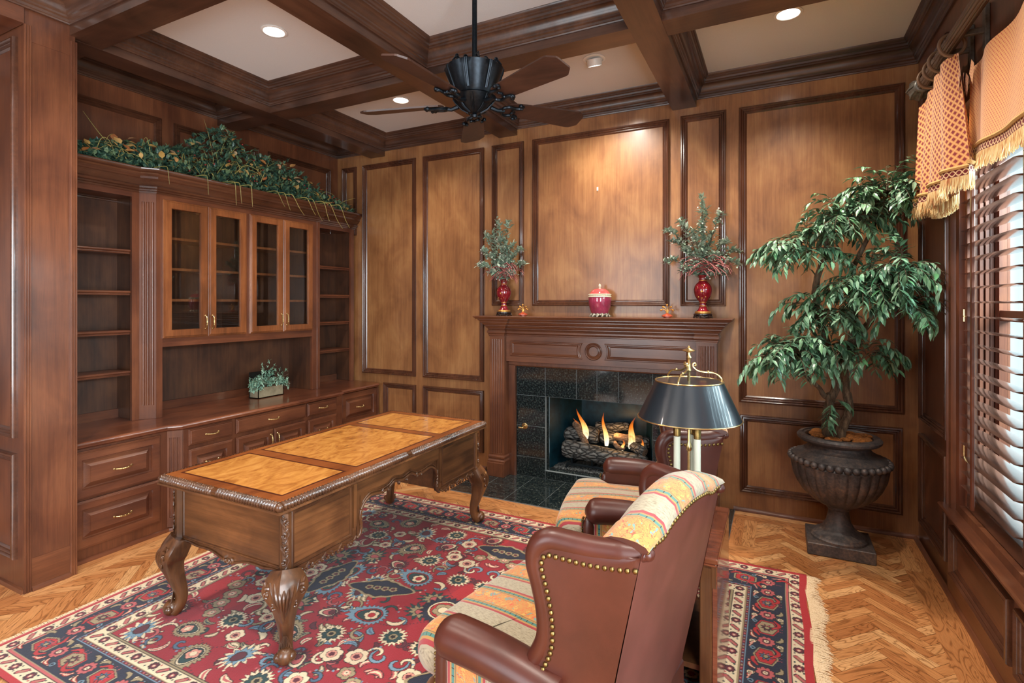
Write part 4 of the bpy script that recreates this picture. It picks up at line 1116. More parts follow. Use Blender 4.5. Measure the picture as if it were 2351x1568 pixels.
    q4(leaves)
    def curls(T, sx, sy):
        r2 = random.Random(15)
        for _ in range(64):
            x, y = r2.uniform(.02, hx-.06), r2.uniform(.02, hy-.06)
            cx, cy = T(x, y); a0 = r2.uniform(0, 6.28); R = r2.uniform(.03, .055); dr = r2.choice((1,-1))*sx*sy
            if sx < 0: a0 = pi-a0
            if sy < 0: a0 = -a0
            pts = [(cx+R*(1-.7*t)*cos(a0+dr*4.6*t), cy+R*(1-.7*t)*sin(a0+dr*4.6*t)) for t in np.linspace(0, 1, 9)]
            stroke(pts, lambda t: .0022+.0045*sin(pi*min(1, t*.9+.05)), r2.choice(('tan','cream','steel','rose','teal','burg','blue')))
            for k in range(3):
                t = .1+.18*k; dab(cx+R*1.35*cos(a0+dr*(t*3-.6)), cy+R*1.35*sin(a0+dr*(t*3-.6)), .0055, r2.choice(('cream','blue','rose')))
    q4(curls)
    def motifs(T, sx, sy):
        for (x, y, k, s, rot) in ML:
            cx, cy = T(x, y); a = rot if sx > 0 else pi-rot
            if sy < 0: a = -a
            R = s*.78
            if k == 'sun': spikes(cx, cy, R, 18, a, 'cream'); flower(cx, cy, R*.62, 8, a, ['teal','tan','black'], .6)
            elif k == 'pal': palmette(cx, cy, R*1.25, a, ['tan','cream','teal','blush'])
            elif k == 'palblue': palmette(cx, cy, R*1.3, a, ['blue','bright','teal','cream'])
            elif k == 'tear': spikes(cx, cy, R*.95, 16, a, 'burg'); tear(cx, cy, R*.85, a, 'cream'); tear(cx-cos(a)*.004, cy-sin(a)*.004, R*.6, a, 'rose'); flower(cx-cos(a)*.01, cy-sin(a)*.01, R*.25, 6, a, ['burg'], .5)
            elif k == 'ros': flower(cx, cy, R*1.05, 6, a, ['cream','blush','burg'], .4)
            elif k == 'dark': spikes(cx, cy, R*1.15, 12, a, 'teal', .8, 1.1, .5); spikes(cx, cy, R*.8, 9, a, 'tan', .8, 1.1, .5); tear(cx, cy, R*.4, a, 'rose')
            elif k == 'lotus':
                spikes(cx, cy, R*1.1, 14, a, 'cream', 1.15, .8, .45); spikes(cx, cy, R*.8, 10, a, 'blue', 1.1, .8, .4); tear(cx, cy, R*.5, a, 'burg')
            elif k == 'twin':
                for d in (-.5, .5): flower(cx+cos(a)*R*d*1.3, cy+sin(a)*R*d*1.3, R*.62, 5, a+d, ['tan','blush','cream','burg'], .5)
    q4(motifs)
    for cx, cy, rot in ((mx, fy0+.16, 0), (mx, fy1-.16, 0), (mx-.72, my, pi/2), (mx+.72, my, pi/2), (mx-.40, my+.02, .25), (mx+.30, my-.38, .5)): cart(cx, cy, .16, rot)
    palmette(mx, my, .19, 0, ['navy','cream','bright','tan'])
    # ---- borders
    def border(o, w, col):
        """ring of width w at inset o"""
        for r in ((0+o, LX-o, o, o+w), (o, LX-o, LY-o-w, LY-o), (o, o+w, o, LY-o), (LX-o-w, LX-o, o, LY-o)): rect(*r, col)
    border(0, .028, 'bright')
    border(.024, .06, 'cream'); border(.082, .004, 'black'); border(.086, .010, 'rose'); border(.096, .004, 'tan')
    border(.100, .160, 'navy'); border(.258, .005, 'blue'); border(.263, .013, 'burg'); border(.276, .006, 'tan')
    border(.282, .058, 'cream'); border(.338, .004, 'black'); border(.342, .008, 'tan'); border(.350, .003, 'black')
    def along(o, fn, step):
        """call fn(cx, cy, dir) along the four sides at inset o (axis of the band)"""
        n = max(2, round((LX-2*o)/step)); m_ = max(2, round((LY-2*o)/step))
        for k in range(n+1):
            x = o+(LX-2*o)*k/n
            fn(x, o, 0, k); fn(x, LY-o, pi, k)
        for k in range(1, m_):
            y = o+(LY-2*o)*k/m_
            fn(o, y, pi/2, k); fn(LX-o, y, -pi/2, k)
    def guard(cx, cy, a, k):
        if k % 2: flower(cx, cy, .019, 8, a, ['burg','rose','cream'], .4)
        else:
            e = a+.8
            stroke([(cx-cos(e)*.016, cy-sin(e)*.016), (cx+cos(e)*.016, cy+sin(e)*.016)], lambda t: .0075, 'rose'); stroke([(cx-cos(e)*.008, cy-sin(e)*.008), (cx+cos(e)*.008, cy+sin(e)*.008)], lambda t: .002, 'tan', None)
        for s in (-1, 1): dab(cx+cos(a)*.026+sin(a)*.016*s, cy+sin(a)*.026-cos(a)*.016*s, .0045, 'teal' if (k+s) % 3 else 'rose')
    along(.054, guard, .062); along(.311, guard, .062)
    along(.269, lambda x, y, a, k: dab(x, y, .0045, ('tan','blue','rose')[k % 3]), .021)
    def main(cx, cy, a, k):
        c, s = cos(a), sin(a)
        if k % 2 == 0:
            col = ('bright','tan')[(k//2) % 2]
            hexa = lambda t: .82/np.maximum(np.abs(np.cos(t)), np.maximum(np.abs(np.cos(t-1.1)), np.abs(np.cos(t+1.1))))
            polar(cx, cy, a, 1.25, 1, lambda t: hexa(t)*1.22, .044, 'tan' if col == 'bright' else 'bright'); polar(cx, cy, a, 1.25, 1, lambda t: hexa(t)*1.08, .044, 'black'); polar(cx, cy, a, 1.25, 1, hexa, .044, col)
            spikes(cx, cy, .026, 8, a, 'steel' if col == 'bright' else 'burg', 1, 1, .5); flower(cx, cy, .010, 4, a, ['tan'], .6)
            for sg in (-1, 1): sickle(cx+c*.066*sg-s*.04, cy+s*.066*sg+c*.04, .03, a+1.57*(1-sg), 1.8*sg, .0055, 'tan'); sickle(cx+c*.066*sg+s*.04, cy+s*.066*sg-c*.04, .03, a-1.57*(1-sg), -1.8*sg, .0055, 'bright', 'cream')
        else:
            flower(cx, cy, .034, 9, a, ['rose','burg','cream','burg'], .5)
            for sg in (-1, 1):
                stroke([(cx+c*.04*sg-s*.03*sg, cy+s*.04*sg+c*.03*sg), (cx+c*.075*sg-s*.05*sg, cy+s*.075*sg+c*.05*sg), (cx+c*.11*sg-s*.02*sg, cy+s*.11*sg+c*.02*sg)], lambda t: .0035+.004*sin(pi*t), 'bright')
                flower(cx-s*.055*sg+c*.02, cy+c*.055*sg+s*.02, .013, 5, a, ['cream','tan'], .5); flower(cx+s*.052*sg+c*.07, cy-c*.052*sg+s*.07, .012, 4, a, ['blue','navy'], .5)
                stroke([(cx+c*.02*sg+s*.05, cy+s*.02*sg-c*.05), (cx+c*.06*sg+s*.064, cy+s*.06*sg-c*.064)], lambda t: .003, 'blush', None)
                stroke([(cx+c*.09*sg+s*.03, cy+s*.09*sg-c*.03), (cx+c*.10*sg-s*.06, cy+s*.10*sg+c*.06)], lambda t: .0022, 'rose', None)
    along(.180, main, .112)
    # selvedge: deep red strips at the two short ends
    rect(0, .012, 0, LY, 'rose'); rect(LX-.036, LX, 0, LY, 'bright')
    # ---- mesh
    me = bpy.data.meshes.new('rug'); wv = .0016*np.sin(Y*17)*np.exp(-(LX-X)/.12)
    co = np.empty((H, W, 3)); co[..., 0] = RX0+X+.006*np.sin(Y*11+1)*np.exp(-(LX-X)/.1); co[..., 1] = RY0+Y+.004*np.sin(X*6)*np.exp(-(LY-Y)/.1); co[..., 2] = RZ+wv
    me.vertices.add(W*H); me.vertices.foreach_set('co', co.reshape(-1))
    idx = np.arange(W*H).reshape(H, W)
    q = np.stack([idx[:-1,:-1], idx[:-1,1:], idx[1:,1:], idx[1:,:-1]], -1).reshape(-1, 4)
    me.loops.add(q.size); me.loops.foreach_set('vertex_index', q.reshape(-1).astype(np.int32))
    me.polygons.add(len(q)); me.polygons.foreach_set('loop_start', np.arange(0, q.size, 4, dtype=np.int32))
    me.update(calc_edges=True)
    ca = me.color_attributes.new('Col', 'FLOAT_COLOR', 'POINT')
    ca.data.foreach_set('color', np.concatenate([img, np.ones((H, W, 1))], -1).reshape(-1).astype(np.float32))
    me.materials.append(M_RUG)
    o = bpy.data.objects.new('pile', me); COL.objects.link(o)
    return o
t = thing('area_rug', 'large red and navy oriental rug with floral pattern under the desk and armchairs', 'rug', (-1.445, 2.13, 0))
pile = make_rug(); pile.parent = t; WM['pile'] = WM[t.name]
pile.data.transform(WM[t.name].inverted())
m = MB().box(RX0+.004, RX1-.01, RY0+.004, RY1-.006, .0015, RZ-.003); m.build('backing', plain('rug_backing', (120,40,44), .9), t, smooth=False)
rnd = random.Random(9)
for side in (-1, 1):
    m = MB(); xb = RX0 if side < 0 else RX1
    y = RY0+.004
    while y < RY1-.004:
        L = (.035+.006*rnd.random()) if side < 0 else .05+.022*sin(y*9)**2+rnd.uniform(-.008,.012)
        n = 3 if side < 0 else 4
        wv = .006*sin(y*11+1) if side > 0 else 0
        y2 = y+rnd.uniform(-.006,.006)+(.012*sin(y*23) if side > 0 else 0)
        pts = [(xb+wv-side*.004, y, .009), (xb+wv+side*L*.35, y+(y2-y)*.4, .008+.004*rnd.random()), (xb+wv+side*L*.75, y2, .005+.004*rnd.random()), (xb+wv+side*L, y2+rnd.uniform(-.004,.004), .0025)]
        m.tube(pts, [.0022,.0024,.0022,.0012], 4)
        y += .0034
    f = m.build('fringe', M_RUGFRINGE, t)

# ------------------------------------------------------------------ desk
DZT = .69
dx0, dx1, dy0, dy1 = -2.59, -1.803, 1.492, 3.145
d = thing('writing_desk', 'large carved walnut desk with burl top and cabriole legs standing on the rug', 'desk', ((dx0+dx1)/2, (dy0+dy1)/2, RZ))
def tiled_top():
    m = MB(); z = DZT
    xs_ = [dx0, dx0+.040, dx0+.052, dx1-.064, dx1-.052, dx1]
    ysb = [dy0, dy0+.052, dy0+.064, 1.905, 1.917, 1.983, 1.995, 2.645, 2.657, 2.713, 2.725, dy1-.064, dy1-.052, dy1]
    for i in range(5):
        for j in range(13):
            if i in (0, 4) or j in (0, 4, 8, 12): k = 1
            elif i in (1, 3) or j in (1, 3, 5, 7, 9, 11): k = 2
            else: k = 0
            if j in (4, 8) and i in (1, 3): k = 1
            m.add([(xs_[i],ysb[j],z), (xs_[i+1],ysb[j],z), (xs_[i+1],ysb[j+1],z), (xs_[i],ysb[j+1],z)], [(0,1,2,3)], k)
    m.box(dx0, dx1, dy0, dy1, z-.03, z-.0008, 1)
    return m.build('desktop', [M_BURL, DBAND, DLINE], d, smooth=False)
top = tiled_top()
def gadroon():
    m = MB(); r0 = .017
    C = [V((dx0-.004,dy0-.004,0)), V((dx1+.004,dy0-.004,0)), V((dx1+.004,dy1+.004,0)), V((dx0-.004,dy1+.004,0))]
    for k in range(4):
        a, b = C[k], C[(k+1)%4]; t_ = (b-a).normalized(); o = t_.cross(V((0,0,1))); L = (b-a).length
        n = int(L/.0028); rows = []
        for i in range(n+1):
            s = L*i/n; row = []
            half = s-L/2
            blank = abs(half) < .02
            for q in range(11):
                ph = -.5*pi+pi*q/10+.25
                w = 0 if blank else sin(2*pi*(abs(half)/.0165)-ph*1.1)
                r = r0*(1+.30*max(-.7, w))
                row.append(a+t_*s+o*(r*cos(ph))+V((0,0,DZT-.018+r*sin(ph)*1.0)))
            rows.append(row)
        m.grid(rows)
    for c in C: m.ball((c.x,c.y,DZT-.018), .020, 8)
    return m.build('gadrooned_edge', DCARVE, top, ang=50)
gadroon()
LIP = [(0,0), (-.014,0), (-.020,-.004), (-.021,-.010), (-.014,-.014), (-.006,-.018), (.004,-.024), (.02,-.026)]
m = MB().sweep([(dx0,dy0,DZT-.034), (dx1,dy0,DZT-.034), (dx1,dy1,DZT-.034), (dx0,dy1,DZT-.034)], [(a, b) for a, b in LIP], (0,0,1), True)
m.build('lip_moulding', DX, top)
bx0, bx1, by0, by1 = dx0+.012, dx1-.012, dy0+.036, dy1-.036
ZL = .365
inner = [1.948, 2.648]
# pedestals
for (y0, y1) in ((by0+.02, inner[0]), (inner[1], by1-.02)):
    MB().box(bx0+.008, bx1-.008, y0, y1, ZL+.01, DZT-.05).build('pedestal', DY, d, smooth=False)
MB().box(bx0+.008, bx1-.008, inner[0], inner[1], .545, DZT-.05).build('centre_drawer_box', DY, d, smooth=False)
DPN = [(0,0), (0,.004), (.004,.007), (.010,.006), (.013,.001), (.018,0)]
for y_ in (by0+.02, by1-.02): MB().box(bx0+.01, bx1-.01, y_-.002, y_+.002, ZL+.012, DZT-.052).build('end_panel', DX, d, smooth=False)
def dframe(o, u, w, h):
    MB().frame(o, u, (0,0,1), w, h, DPN).build('panel_moulding', DCARVE, d)
zb_, zt_ = ZL+.018, DZT-.062
for y0, y1 in ((by0+.035, inner[0]-.028), (inner[1]+.028, by1-.035)):
    dframe((bx1-.008, y0, zb_), (0,1,0), y1-y0, zt_-zb_); dframe((bx0+.008, y1, zb_), (0,-1,0), y1-y0, zt_-zb_)
dframe((bx0+.045, by0+.02, zb_), (1,0,0), bx1-bx0-.09, zt_-zb_); dframe((bx1-.045, by1-.02, zb_), (-1,0,0), bx1-bx0-.09, zt_-zb_)
for x, s in ((bx1-.008, 1), (bx0+.008, -1)):
    for y in (inner[0]-.012, inner[1]+.012): MB().box(x, x+.006*s, y-.011, y+.011, .42, DZT-.05).build('upright_moulding', DZ, d)
# corner posts with carved drop
def scroll(c, r, turns, a0, e, f, n=22, dirn=1):
    c = V(c); return [c+e*(r*(1-.85*i/n)*cos(a0+dirn*turns*2*pi*i/n))+f*(r*(1-.85*i/n)*sin(a0+dirn*turns*2*pi*i/n)) for i in range(n+1)]
for cx_, sx in ((bx1-.022, 1), (bx0+.022, -1)):
    for cy_, sy in ((by0+.022, -1), (by1-.022, 1)):
        p = MB().bbox(cx_-.024, cx_+.024, cy_-.024, cy_+.024, ZL-.005, DZT-.05, .016).build('corner_post', DZ, d)
        o = V((sx, sy, 0)).normalized(); e = V((-o.y, o.x, 0)); f = V((0,0,1)); b = V((cx_, cy_, 0))+o*.0268
        m = MB()
        B = lambda u_, z_: b+e*u_+f*z_
        for zz_, dr in ((.60,1), (.545,-1), (.49,1), (.435,-1)):
            m.tube(scroll(B(.007*dr, zz_-.012), .013, 1.15, 1.5, e, f, 20, dr), [.0052*(1-.5*i/20) for i in range(21)], 6)
            m.tube(spline([B(-.012*dr, zz_+.02), B(-.004*dr, zz_+.006), B(-.010*dr, zz_-.02), B(.0, zz_-.04)], 5), [.0035]*16, 6)
            m.ball(B(.008*dr, zz_-.012), .0062, 6)
            for k in range(4):
                m.tube([B(0, zz_-.03), B((-.005-.004*k)*dr, zz_-.02+.005*k), B((-.008-.003*k)*dr, zz_-.006+.006*k)], [.003,.0036,.001], 5)
        for k in range(5): m.tube([B(0,.40), B(.004*(k-2),.39), B(.0075*(k-2), .372+.003*abs(k-2))], [.003,.0042,.0015], 5)
        m.build('carving', DCARVE, p)
# shaped skirts
def skirt(o, u, pts, name='skirt', orn=()):
    """pts (s, z) lower outline along u from s0 to s1; thin board under the carcass"""
    o = V(o); u = V(u); n = u.cross(V((0,0,1)))
    top_ = ZL+.016
    m = MB().prism([o+u*pts[0][0]+V((0,0,top_))]+[o+u*s+V((0,0,z)) for s, z in pts]+[o+u*pts[-1][0]+V((0,0,top_))], -n*.018)
    m.tube([o+u*s+V((0,0,z+.004))+n*.002 for s, z in pts], .0055, 8)
    for s, z, r, dr in orn:
        m.tube(scroll(o+u*s+V((0,0,z))+n*.004, r, 1.1, pi/2, u, V((0,0,1)), 16, dr), [.006*(1-.5*i/16) for i in range(17)], 6)
        m.tube(scroll(o+u*(s+.022*dr)+V((0,0,z-.004))+n*.004, r*.7, 1.1, pi/2, u, V((0,0,1)), 16, -dr), [.005*(1-.5*i/16) for i in range(17)], 6)
        m.ball(o+u*s+V((0,0,z))+n*.006, .006, 6)
    return m.build(name, DCARVE, d)
def wave(L, mid, drop, ends, n=40):
    out = []
    for i in range(n+1):
        t_ = i/n; c = abs(2*t_-1)
        out.append((L*t_, ZL+.012-ends*max(0, (c-.80)/.2)-drop*(1-c)**1.3-.006*cos(c*9)))
    return out
wE = bx1-bx0-.06
skirt((bx0+.03, by0+.02, 0), (1,0,0), wave(wE, 0, .040, .018), orn=((wE/2-.02,.345,.014,1), (wE/2+.02,.345,.014,-1)))
skirt((bx1-.03, by1-.02, 0), (-1,0,0), wave(wE, 0, .040, .018), orn=((wE/2-.02,.345,.014,1), (wE/2+.02,.345,.014,-1)))
for x, u in ((bx1-.006, (0,1,0)), (bx0+.006, (0,-1,0))):
    for y0, y1 in ((by0+.03, inner[0]-.004), (inner[1]+.004, by1-.03)):
        L = y1-y0; o = (x, y0 if u[1] > 0 else y1, 0)
        skirt(o, u, [(L*i/24, ZL+.004-.012*abs(sin(i*pi/6))-.004*(i%3)) for i in range(25)], orn=[(L*k, .352, .011, 1 if k < .5 else -1) for k in (.15,.3,.45,.6,.75,.9)])
    # kneehole arch: scrolled brackets and serpentine apron
    n_ = V(u).cross(V((0,0,1)))
    ya, yb = inner; L = yb-ya
    A = lambda s, z: V((x, (ya+s) if u[1] > 0 else (yb-s), z))
    arch = [(0,.362), (.022,.375), (.030,.41), (.022,.45), (.030,.49), (.055,.520), (.10,.537), (.17,.528), (.23,.532), (.28,.552), (L/2,.540), (L-.28,.552), (L-.23,.532), (L-.17,.528), (L-.10,.537), (L-.055,.520), (L-.03,.49), (L-.022,.45), (L-.03,.41), (L-.022,.375), (L,.362)]
    P = spline([A(s, z) for s, z in arch], 5)
    top_pts = [V((p.x, p.y, max(p.z+.03, .56) if .03 < (p.y-ya) < L-.03 else .56)) for p in P]
    m = MB().grid([P, top_pts]); m.grid([[p-n_*.02 for p in P], [p-n_*.02 for p in top_pts]]); m.grid([P, [p-n_*.02 for p in P]])
    m.tube([p+n_*.002 for p in P], .008, 8)
    m.tube([p+n_*.002+V((0,0,.016)) for p in P[22:-22]], .004, 6)
    for s, dr in ((.19,1), (.225,-1), (L-.19,-1), (L-.225,1), (L/2-.03,1), (L/2+.03,-1)):
        zz_ = .528 if s not in (L/2-.03, L/2+.03) else .535
        m.tube(scroll(A(s, zz_)+n_*.004, .013, 1.1, pi/2, V(u), V((0,0,1)), 16, dr), [.0055*(1-.5*i/16) for i in range(17)], 6); m.ball(A(s,zz_)+n_*.006, .006, 6)
    for s in (.02, L-.02):
        for k in range(5): m.tube([A(s,.50-.02*k)+n_*.004, A(s+(.012 if s < .1 else -.012),.485-.02*k)+n_*.006, A(s,.472-.02*k)+n_*.004], [.003,.006,.002], 6)
    m.build('kneehole_apron', DCARVE, d, ang=60)
# cabriole legs
def leg(cx_, cy_, sx, sy):
    o = V((sx, sy, 0)).normalized(); e = V((-o.y, o.x, 0)); f = V((0,0,1)); c = V((cx_, cy_, 0))
    ctrl = [(-.006,.385,.046), (.006,.355,.054), (.026,.315,.058), (.034,.275,.052), (.026,.225,.042), (.010,.17,.034), (-.004,.12,.028), (-.004,.08,.026), (.010,.05,.029), (.030,.033,.033)]
    pts = spline([(a, z, r) for a, z, r in ctrl], 5); rows = []; K = 18
    for i, q in enumerate(pts):
        a, z, r = q
        nx = pts[min(i+1, len(pts)-1)]-pts[max(i-1, 0)]; tv = (o*nx.x+f*nx.y).normalized(); bn = e.cross(tv).normalized()
        row = []
        for k in range(K):
            an = 2*pi*k/K; sq = 1+.10*cos(4*an) if z > .2 else 1+.05*cos(4*an)
            flu = 1+.035*sin(10*an) if z > .2 else 1
            ex = 1+.42*math.exp(-((z-.325)/.06)**2)
            row.append(c+o*a+f*z+(e*(cos(an)*ex)+bn*sin(an))*(r*sq*flu))
        rows.append(row)
    lg = MB().grid(rows, True, False, 0, None, True, True)
    lg.ball(c+o*.036+f*(RZ+.036), .036, 10, sc=(1,1,1))
    L_ = lg.build('leg', DZ, d)
    m = MB()
    S_ = lambda a, z, w: c+o*a+f*z+e*w
    # acanthus on the knee
    for k in range(-4, 5):
        w = k/4
        m.tube(spline([S_(.056-.026*w*w,.356+.004*abs(w),.076*w), S_(.092-.050*w*w,.318,.062*w), S_(.092-.034*w*w,.272,.036*w), S_(.064,.215-.012*(1-abs(w)),.010*w)], 5), [.0045,.0065,.0065,.0065,.0065,.0066,.0066,.0062,.006,.0055,.005,.0045,.004,.003,.002,.001], 6)
    for s in (-1, 1):
        m.tube([p for p in scroll(S_(.050,.318,.066*s), .024, 1.3, 1.2, e*s, f, 22)], [.0075*(1-.55*i/22) for i in range(23)], 6); m.ball(S_(.054,.318,.066*s), .010, 6)
        m.tube([p for p in scroll(S_(.064,.268,.042*s), .015, 1.2, 1.2, e*s, f, 18)], [.006*(1-.5*i/18) for i in range(19)], 6)
    # feather above the foot and the toe volutes
    for k in range(-3, 4): m.tube([S_(.028,.125,.002*k), S_(.031,.095-.004*abs(k),.009*k*.8), S_(.040,.066,.007*k)], [.0015,.004,.0025], 5)
    for s in (-1, 1): m.ball(S_(.042, RZ+.036, .024*s), .021, 8)
    m.build('carving', DCARVE, L_)
for sx, x in ((1, bx1-.020), (-1, bx0+.020)):
    for sy, y in ((-1, by0+.020), (1, by1-.020)): leg(x, y, sx, sy)
# ------------------------------------------------------------------ wing chairs (local frame: x forward, y lateral, z up)
def make_chair(label, loc, rz):
    t = thing('wing_armchair', label, 'armchair', loc, rz, 'leather wing armchairs')
    B = lambda m, nm, mat, par=None, **k: m.build(nm, mat, par or t, local=True, **k)
    fab_uv = lambda y, s: (y+10.053, s)
    # seat deck and front rail
    m = MB().bbox(.12, .70, -.315, .315, .15, .30, .02)
    B(m, 'seat_base', M_LEATHER)
    # T cushion: outline swept with a rounded edge, striped along its depth
    def cushion():
        m = MB(); hw, hw2, xf, xn, xb = .342, .272, .79, .635, .16
        ol = []
        def cor(cx, cy, r, a0, a1, n=5):
            for i in range(n+1):
                a = a0+(a1-a0)*i/n; ol.append((cx+r*cos(a), cy+r*sin(a)))
        cor(xf-.07, hw-.07, .07, 0, pi/2); cor(xn+.03, hw-.03, .03, pi/2, pi, 3)
        ol.append((xn, hw2)); ol.append((xb, hw2)); ol.append((xb, -hw2)); ol.append((xn, -hw2))
        cor(xn+.03, -hw+.03, .03, pi, 1.5*pi, 3); cor(xf-.07, -hw+.07, .07, -pi/2, 0)
        # resample
        R = []
        for i in range(len(ol)):
            a, b = V((*ol[i],0)), V((*ol[(i+1)%len(ol)],0)); k = max(1, int((b-a).length/.035))
            for j in range(k): R.append(a.lerp(b, j/k))
        n = len(R); cx = .47; rows = []
        zc, hz, r = .385, .062, .05
        prof = [(0, -hz, .10)] 
        for i in range(9):
            a = -pi/2+pi*i/8; prof.append((r*cos(a), (hz-r*.95)*(1 if a > 0 else -1)+r*.95*sin(a), None))
        ringsin = [.12, .3, .55, .78, .93]
        def ring(scale, z, off):
            out = []
            for p in R:
                q = V((cx+(p.x-cx)*scale, p.y*scale, 0)); d = V((p.x-cx, p.y*1.4, 0)).normalized()
                out.append(V((q.x+d.x*off, q.y+d.y*off, z)))
            return out
        for s_ in ringsin: rows.append(ring(s_*.88, zc-hz, 0))
        for i in range(9):
            a = -pi/2+pi*i/8; rows.append(ring(.88, zc+(hz-.0)*sin(a), r*cos(a)*.9))
        for s_ in reversed(ringsin): rows.append(ring(s_*.88, zc+hz+.022*(1-s_**2.2), 0))
        o = len(m.v)
        uv = []
        flat = [p for rw in rows for p in rw]
        fs, us = [], []
        for j in range(len(rows)-1):
            for i in range(n):
                ii = (i+1)%n; ids = (j*n+i, j*n+ii, (j+1)*n+ii, (j+1)*n+i)
                fs.append(ids); us.append([fab_uv(flat[q].y, flat[q].x - flat[q].z*(1 if True else 0)) for q in ids])
        top = tuple((len(rows)-1)*n+i for i in range(n)); fs.append(top); us.append([fab_uv(flat[q].y, flat[q].x-flat[q].z) for q in top])
        bot = tuple(i for i in range(n))[::-1]; fs.append(bot); us.append([fab_uv(flat[q].y, flat[q].x) for q in bot])
        m.add(flat, fs, 0, us)
        return m
    B(cushion(), 'seat_cushion', M_STRIPE, ang=70)
    # front rail in fabric under the cushion
    m = MB(); K = 16
    rows = []
    for j in range(9):
        a = j/8; row = []
        for i in range(K+1):
            y = -.30+.60*i/K; row.append((.70+.05*sin(pi*a)**.7+.0, y, .15+.165*a))
        rows.append(row)
    m.grid(rows, uv=lambda i, j: fab_uv(-.30+.60*i/K, j*.03)); B(m, 'front_rail', M_STRIPE)
    # back
    rake = lambda z: .20*(.92-z)
    def camel(y): return .028*cos(pi*y/.62)**2 - .006*(1 if abs(abs(y)-.19) < .03 else 0)
    hwid = lambda z: .312-.05*max(0, .55-z)-.012*max(0,(z-.55))
    m = MB(); NY = 24; rows = []
    zs = [.14,.2,.3,.4,.5,.6,.7,.8,.86,.90]
    for z in zs:
        rows.append([(rake(z)-.012*(1-(2*i/NY-1)**2)+(.02*((.3-z)/.16)**2 if z < .3 else 0)*-1, hwid(z)*(2*i/NY-1), z+camel(hwid(z)*(2*i/NY-1))*(max(0,(z-.6))/.3)) for i in range(NY+1)])
    m.grid(rows); B(m, 'outer_back', M_LEATHER2)
    # roll and inner back in fabric
    prof = [(-.001,.900), (-.012,.918), (-.004,.942), (.020,.960), (.052,.964), (.086,.952), (.110,.925), (.122,.885), (.136,.82), (.165,.72), (.190,.60), (.205,.50), (.215,.40)]
    dist = [0]
    for a, b in zip(prof, prof[1:]): dist.append(dist[-1]+math.hypot(a[0]-b[0], a[1]-b[1]))
    rows = []
    for x, z in prof:
        row = []
        for i in range(NY+1):
            s = 2*i/NY-1; hw_ = (hwid(min(z, .9))-.004)
            crown = .02*(1-s*s) if .45 < z < .9 and x > .1 else 0
            zz_ = z if z <= .90 else .90+(z-.90)*(1.0-.62*abs(s)**3)
            row.append((x*(1-.25*abs(s)**6*(1 if .9 > z > .6 else 0))+crown, hw_*s, zz_+camel(hw_*s)*min(1, max(0, (z-.6))/.3)))
        rows.append(row)
    m = MB().grid(rows, uv=lambda i, j: fab_uv(.296*(2*i/NY-1), dist[min(j, len(dist)-1)]))
    for e_ in (0, NY):
        col = [r[e_] for r in rows]; m.add(col, [tuple(range(len(col)))], 1)
    B(m, 'back_cushion', [M_STRIPE, M_LEATHER], ang=80)
    nails = MB()
    def nail_line(mb, pts, step, r, nrm):
        P = spline(pts, 20); acc = 0; last = P[0]; mb.ball(P[0], r, 4, sc=(1,1,1))
        for a, b in zip(P, P[1:]):
            acc += (b-a).length
            if acc >= step: mb.ball(b, r, 5); acc = 0
    nail_line(nails, [(-.004, s*.298, .902+camel(s*.298)) for s in [-1+.1*k for k in range(21)]], .0165, .0068, None)
    # wings
    for s in (1, -1):
        lat = lambda x, z: s*(.309+ .26*max(0,x)*(.55+.45*min(1,max(0,(z-.5)/.38))))
        edge = [(.0,.893), (.06,.886), (.13,.883), (.19,.886), (.235,.886), (.266,.862), (.274,.82), (.262,.76), (.252,.69), (.256,.62), (.285,.555), (.31,.52)]
        E = spline([(x, 0, z) for x, z in edge], 6)
        E = [(p.x, p.z) for p in E]
        # outer and inner faces between the edge and the back line
        for nm, th in (('wing', 0), ('wing_inside', -.052)):
            m = MB(); rows = []
            n = len(E)
            bl = [(rake(.9-.42*i/(n-1))+.0, .9-.42*i/(n-1)) for i in range(n)]
            for k in range(7):
                f_ = k/6; row = []
                for i in range(n):
                    x = E[i][0]*(1-f_)+bl[i][0]*f_; z = E[i][1]*(1-f_)+bl[i][1]*f_
                    row.append((x, lat(x, z)+s*th+s*(.006*sin(pi*f_) if th == 0 else -.012*sin(pi*f_)), z))
                rows.append(row)
            m.grid(rows)
            if th == 0:
                # lower outer panel down to the arm and seat
                W = m
            else: Wi = m
        w = B(W, 'wing', M_LEATHER); 
        tb = MB().tube([(x, lat(x, z)-s*.026, z) for x, z in E], [.030*(.55+.45*min(1, i/6)) for i in range(len(E))], 12)
        tb.ball((E[0][0], lat(*E[0])-s*.026, E[0][1]), .0175, 8)
        # pleats at the front top corner
        B(tb, 'edge_roll', M_LEATHER, w, ang=80); B(Wi, 'wing_lining', M_LEATHER, w)
        off = []
        for i, (x, z) in enumerate(E):
            a = E[max(0,i-1)]; b = E[min(len(E)-1, i+1)]; tx, tz = b[0]-a[0], b[1]-a[1]; l = math.hypot(tx, tz)
            xx, zz_ = x-(-tz/l)*-.030*1, z+(tx/l)*-.030
            xx = x+(tz/l)*.030; zz_ = z-(tx/l)*.030
            off.append((xx, lat(xx, zz_)+s*.004, zz_))
        P = off[2:]; nails2 = MB()
        acc = 1; last = None
        for q in spline(P[::2], 10):
            if last is None or (q-last).length > .0168: nails2.ball(q, .0072, 5); last = q
        B(nails2, 'nailhead_trim', M_OLDBRASS, w)
        # seam from the back corner down, outer side below the wing
        m = MB(); rows = []
        for z in (.15, .25, .35, .45, .50):
            rows.append([(rake(z)+(.62-rake(z))*k/8*.55, s*(.295+.035*min(1,k/3)), z) for k in range(9)])
        m.grid(rows); B(m, 'side_panel', M_LEATHER)
        # rolled arm
        m = MB(); K = 22; n = 18; rows = []
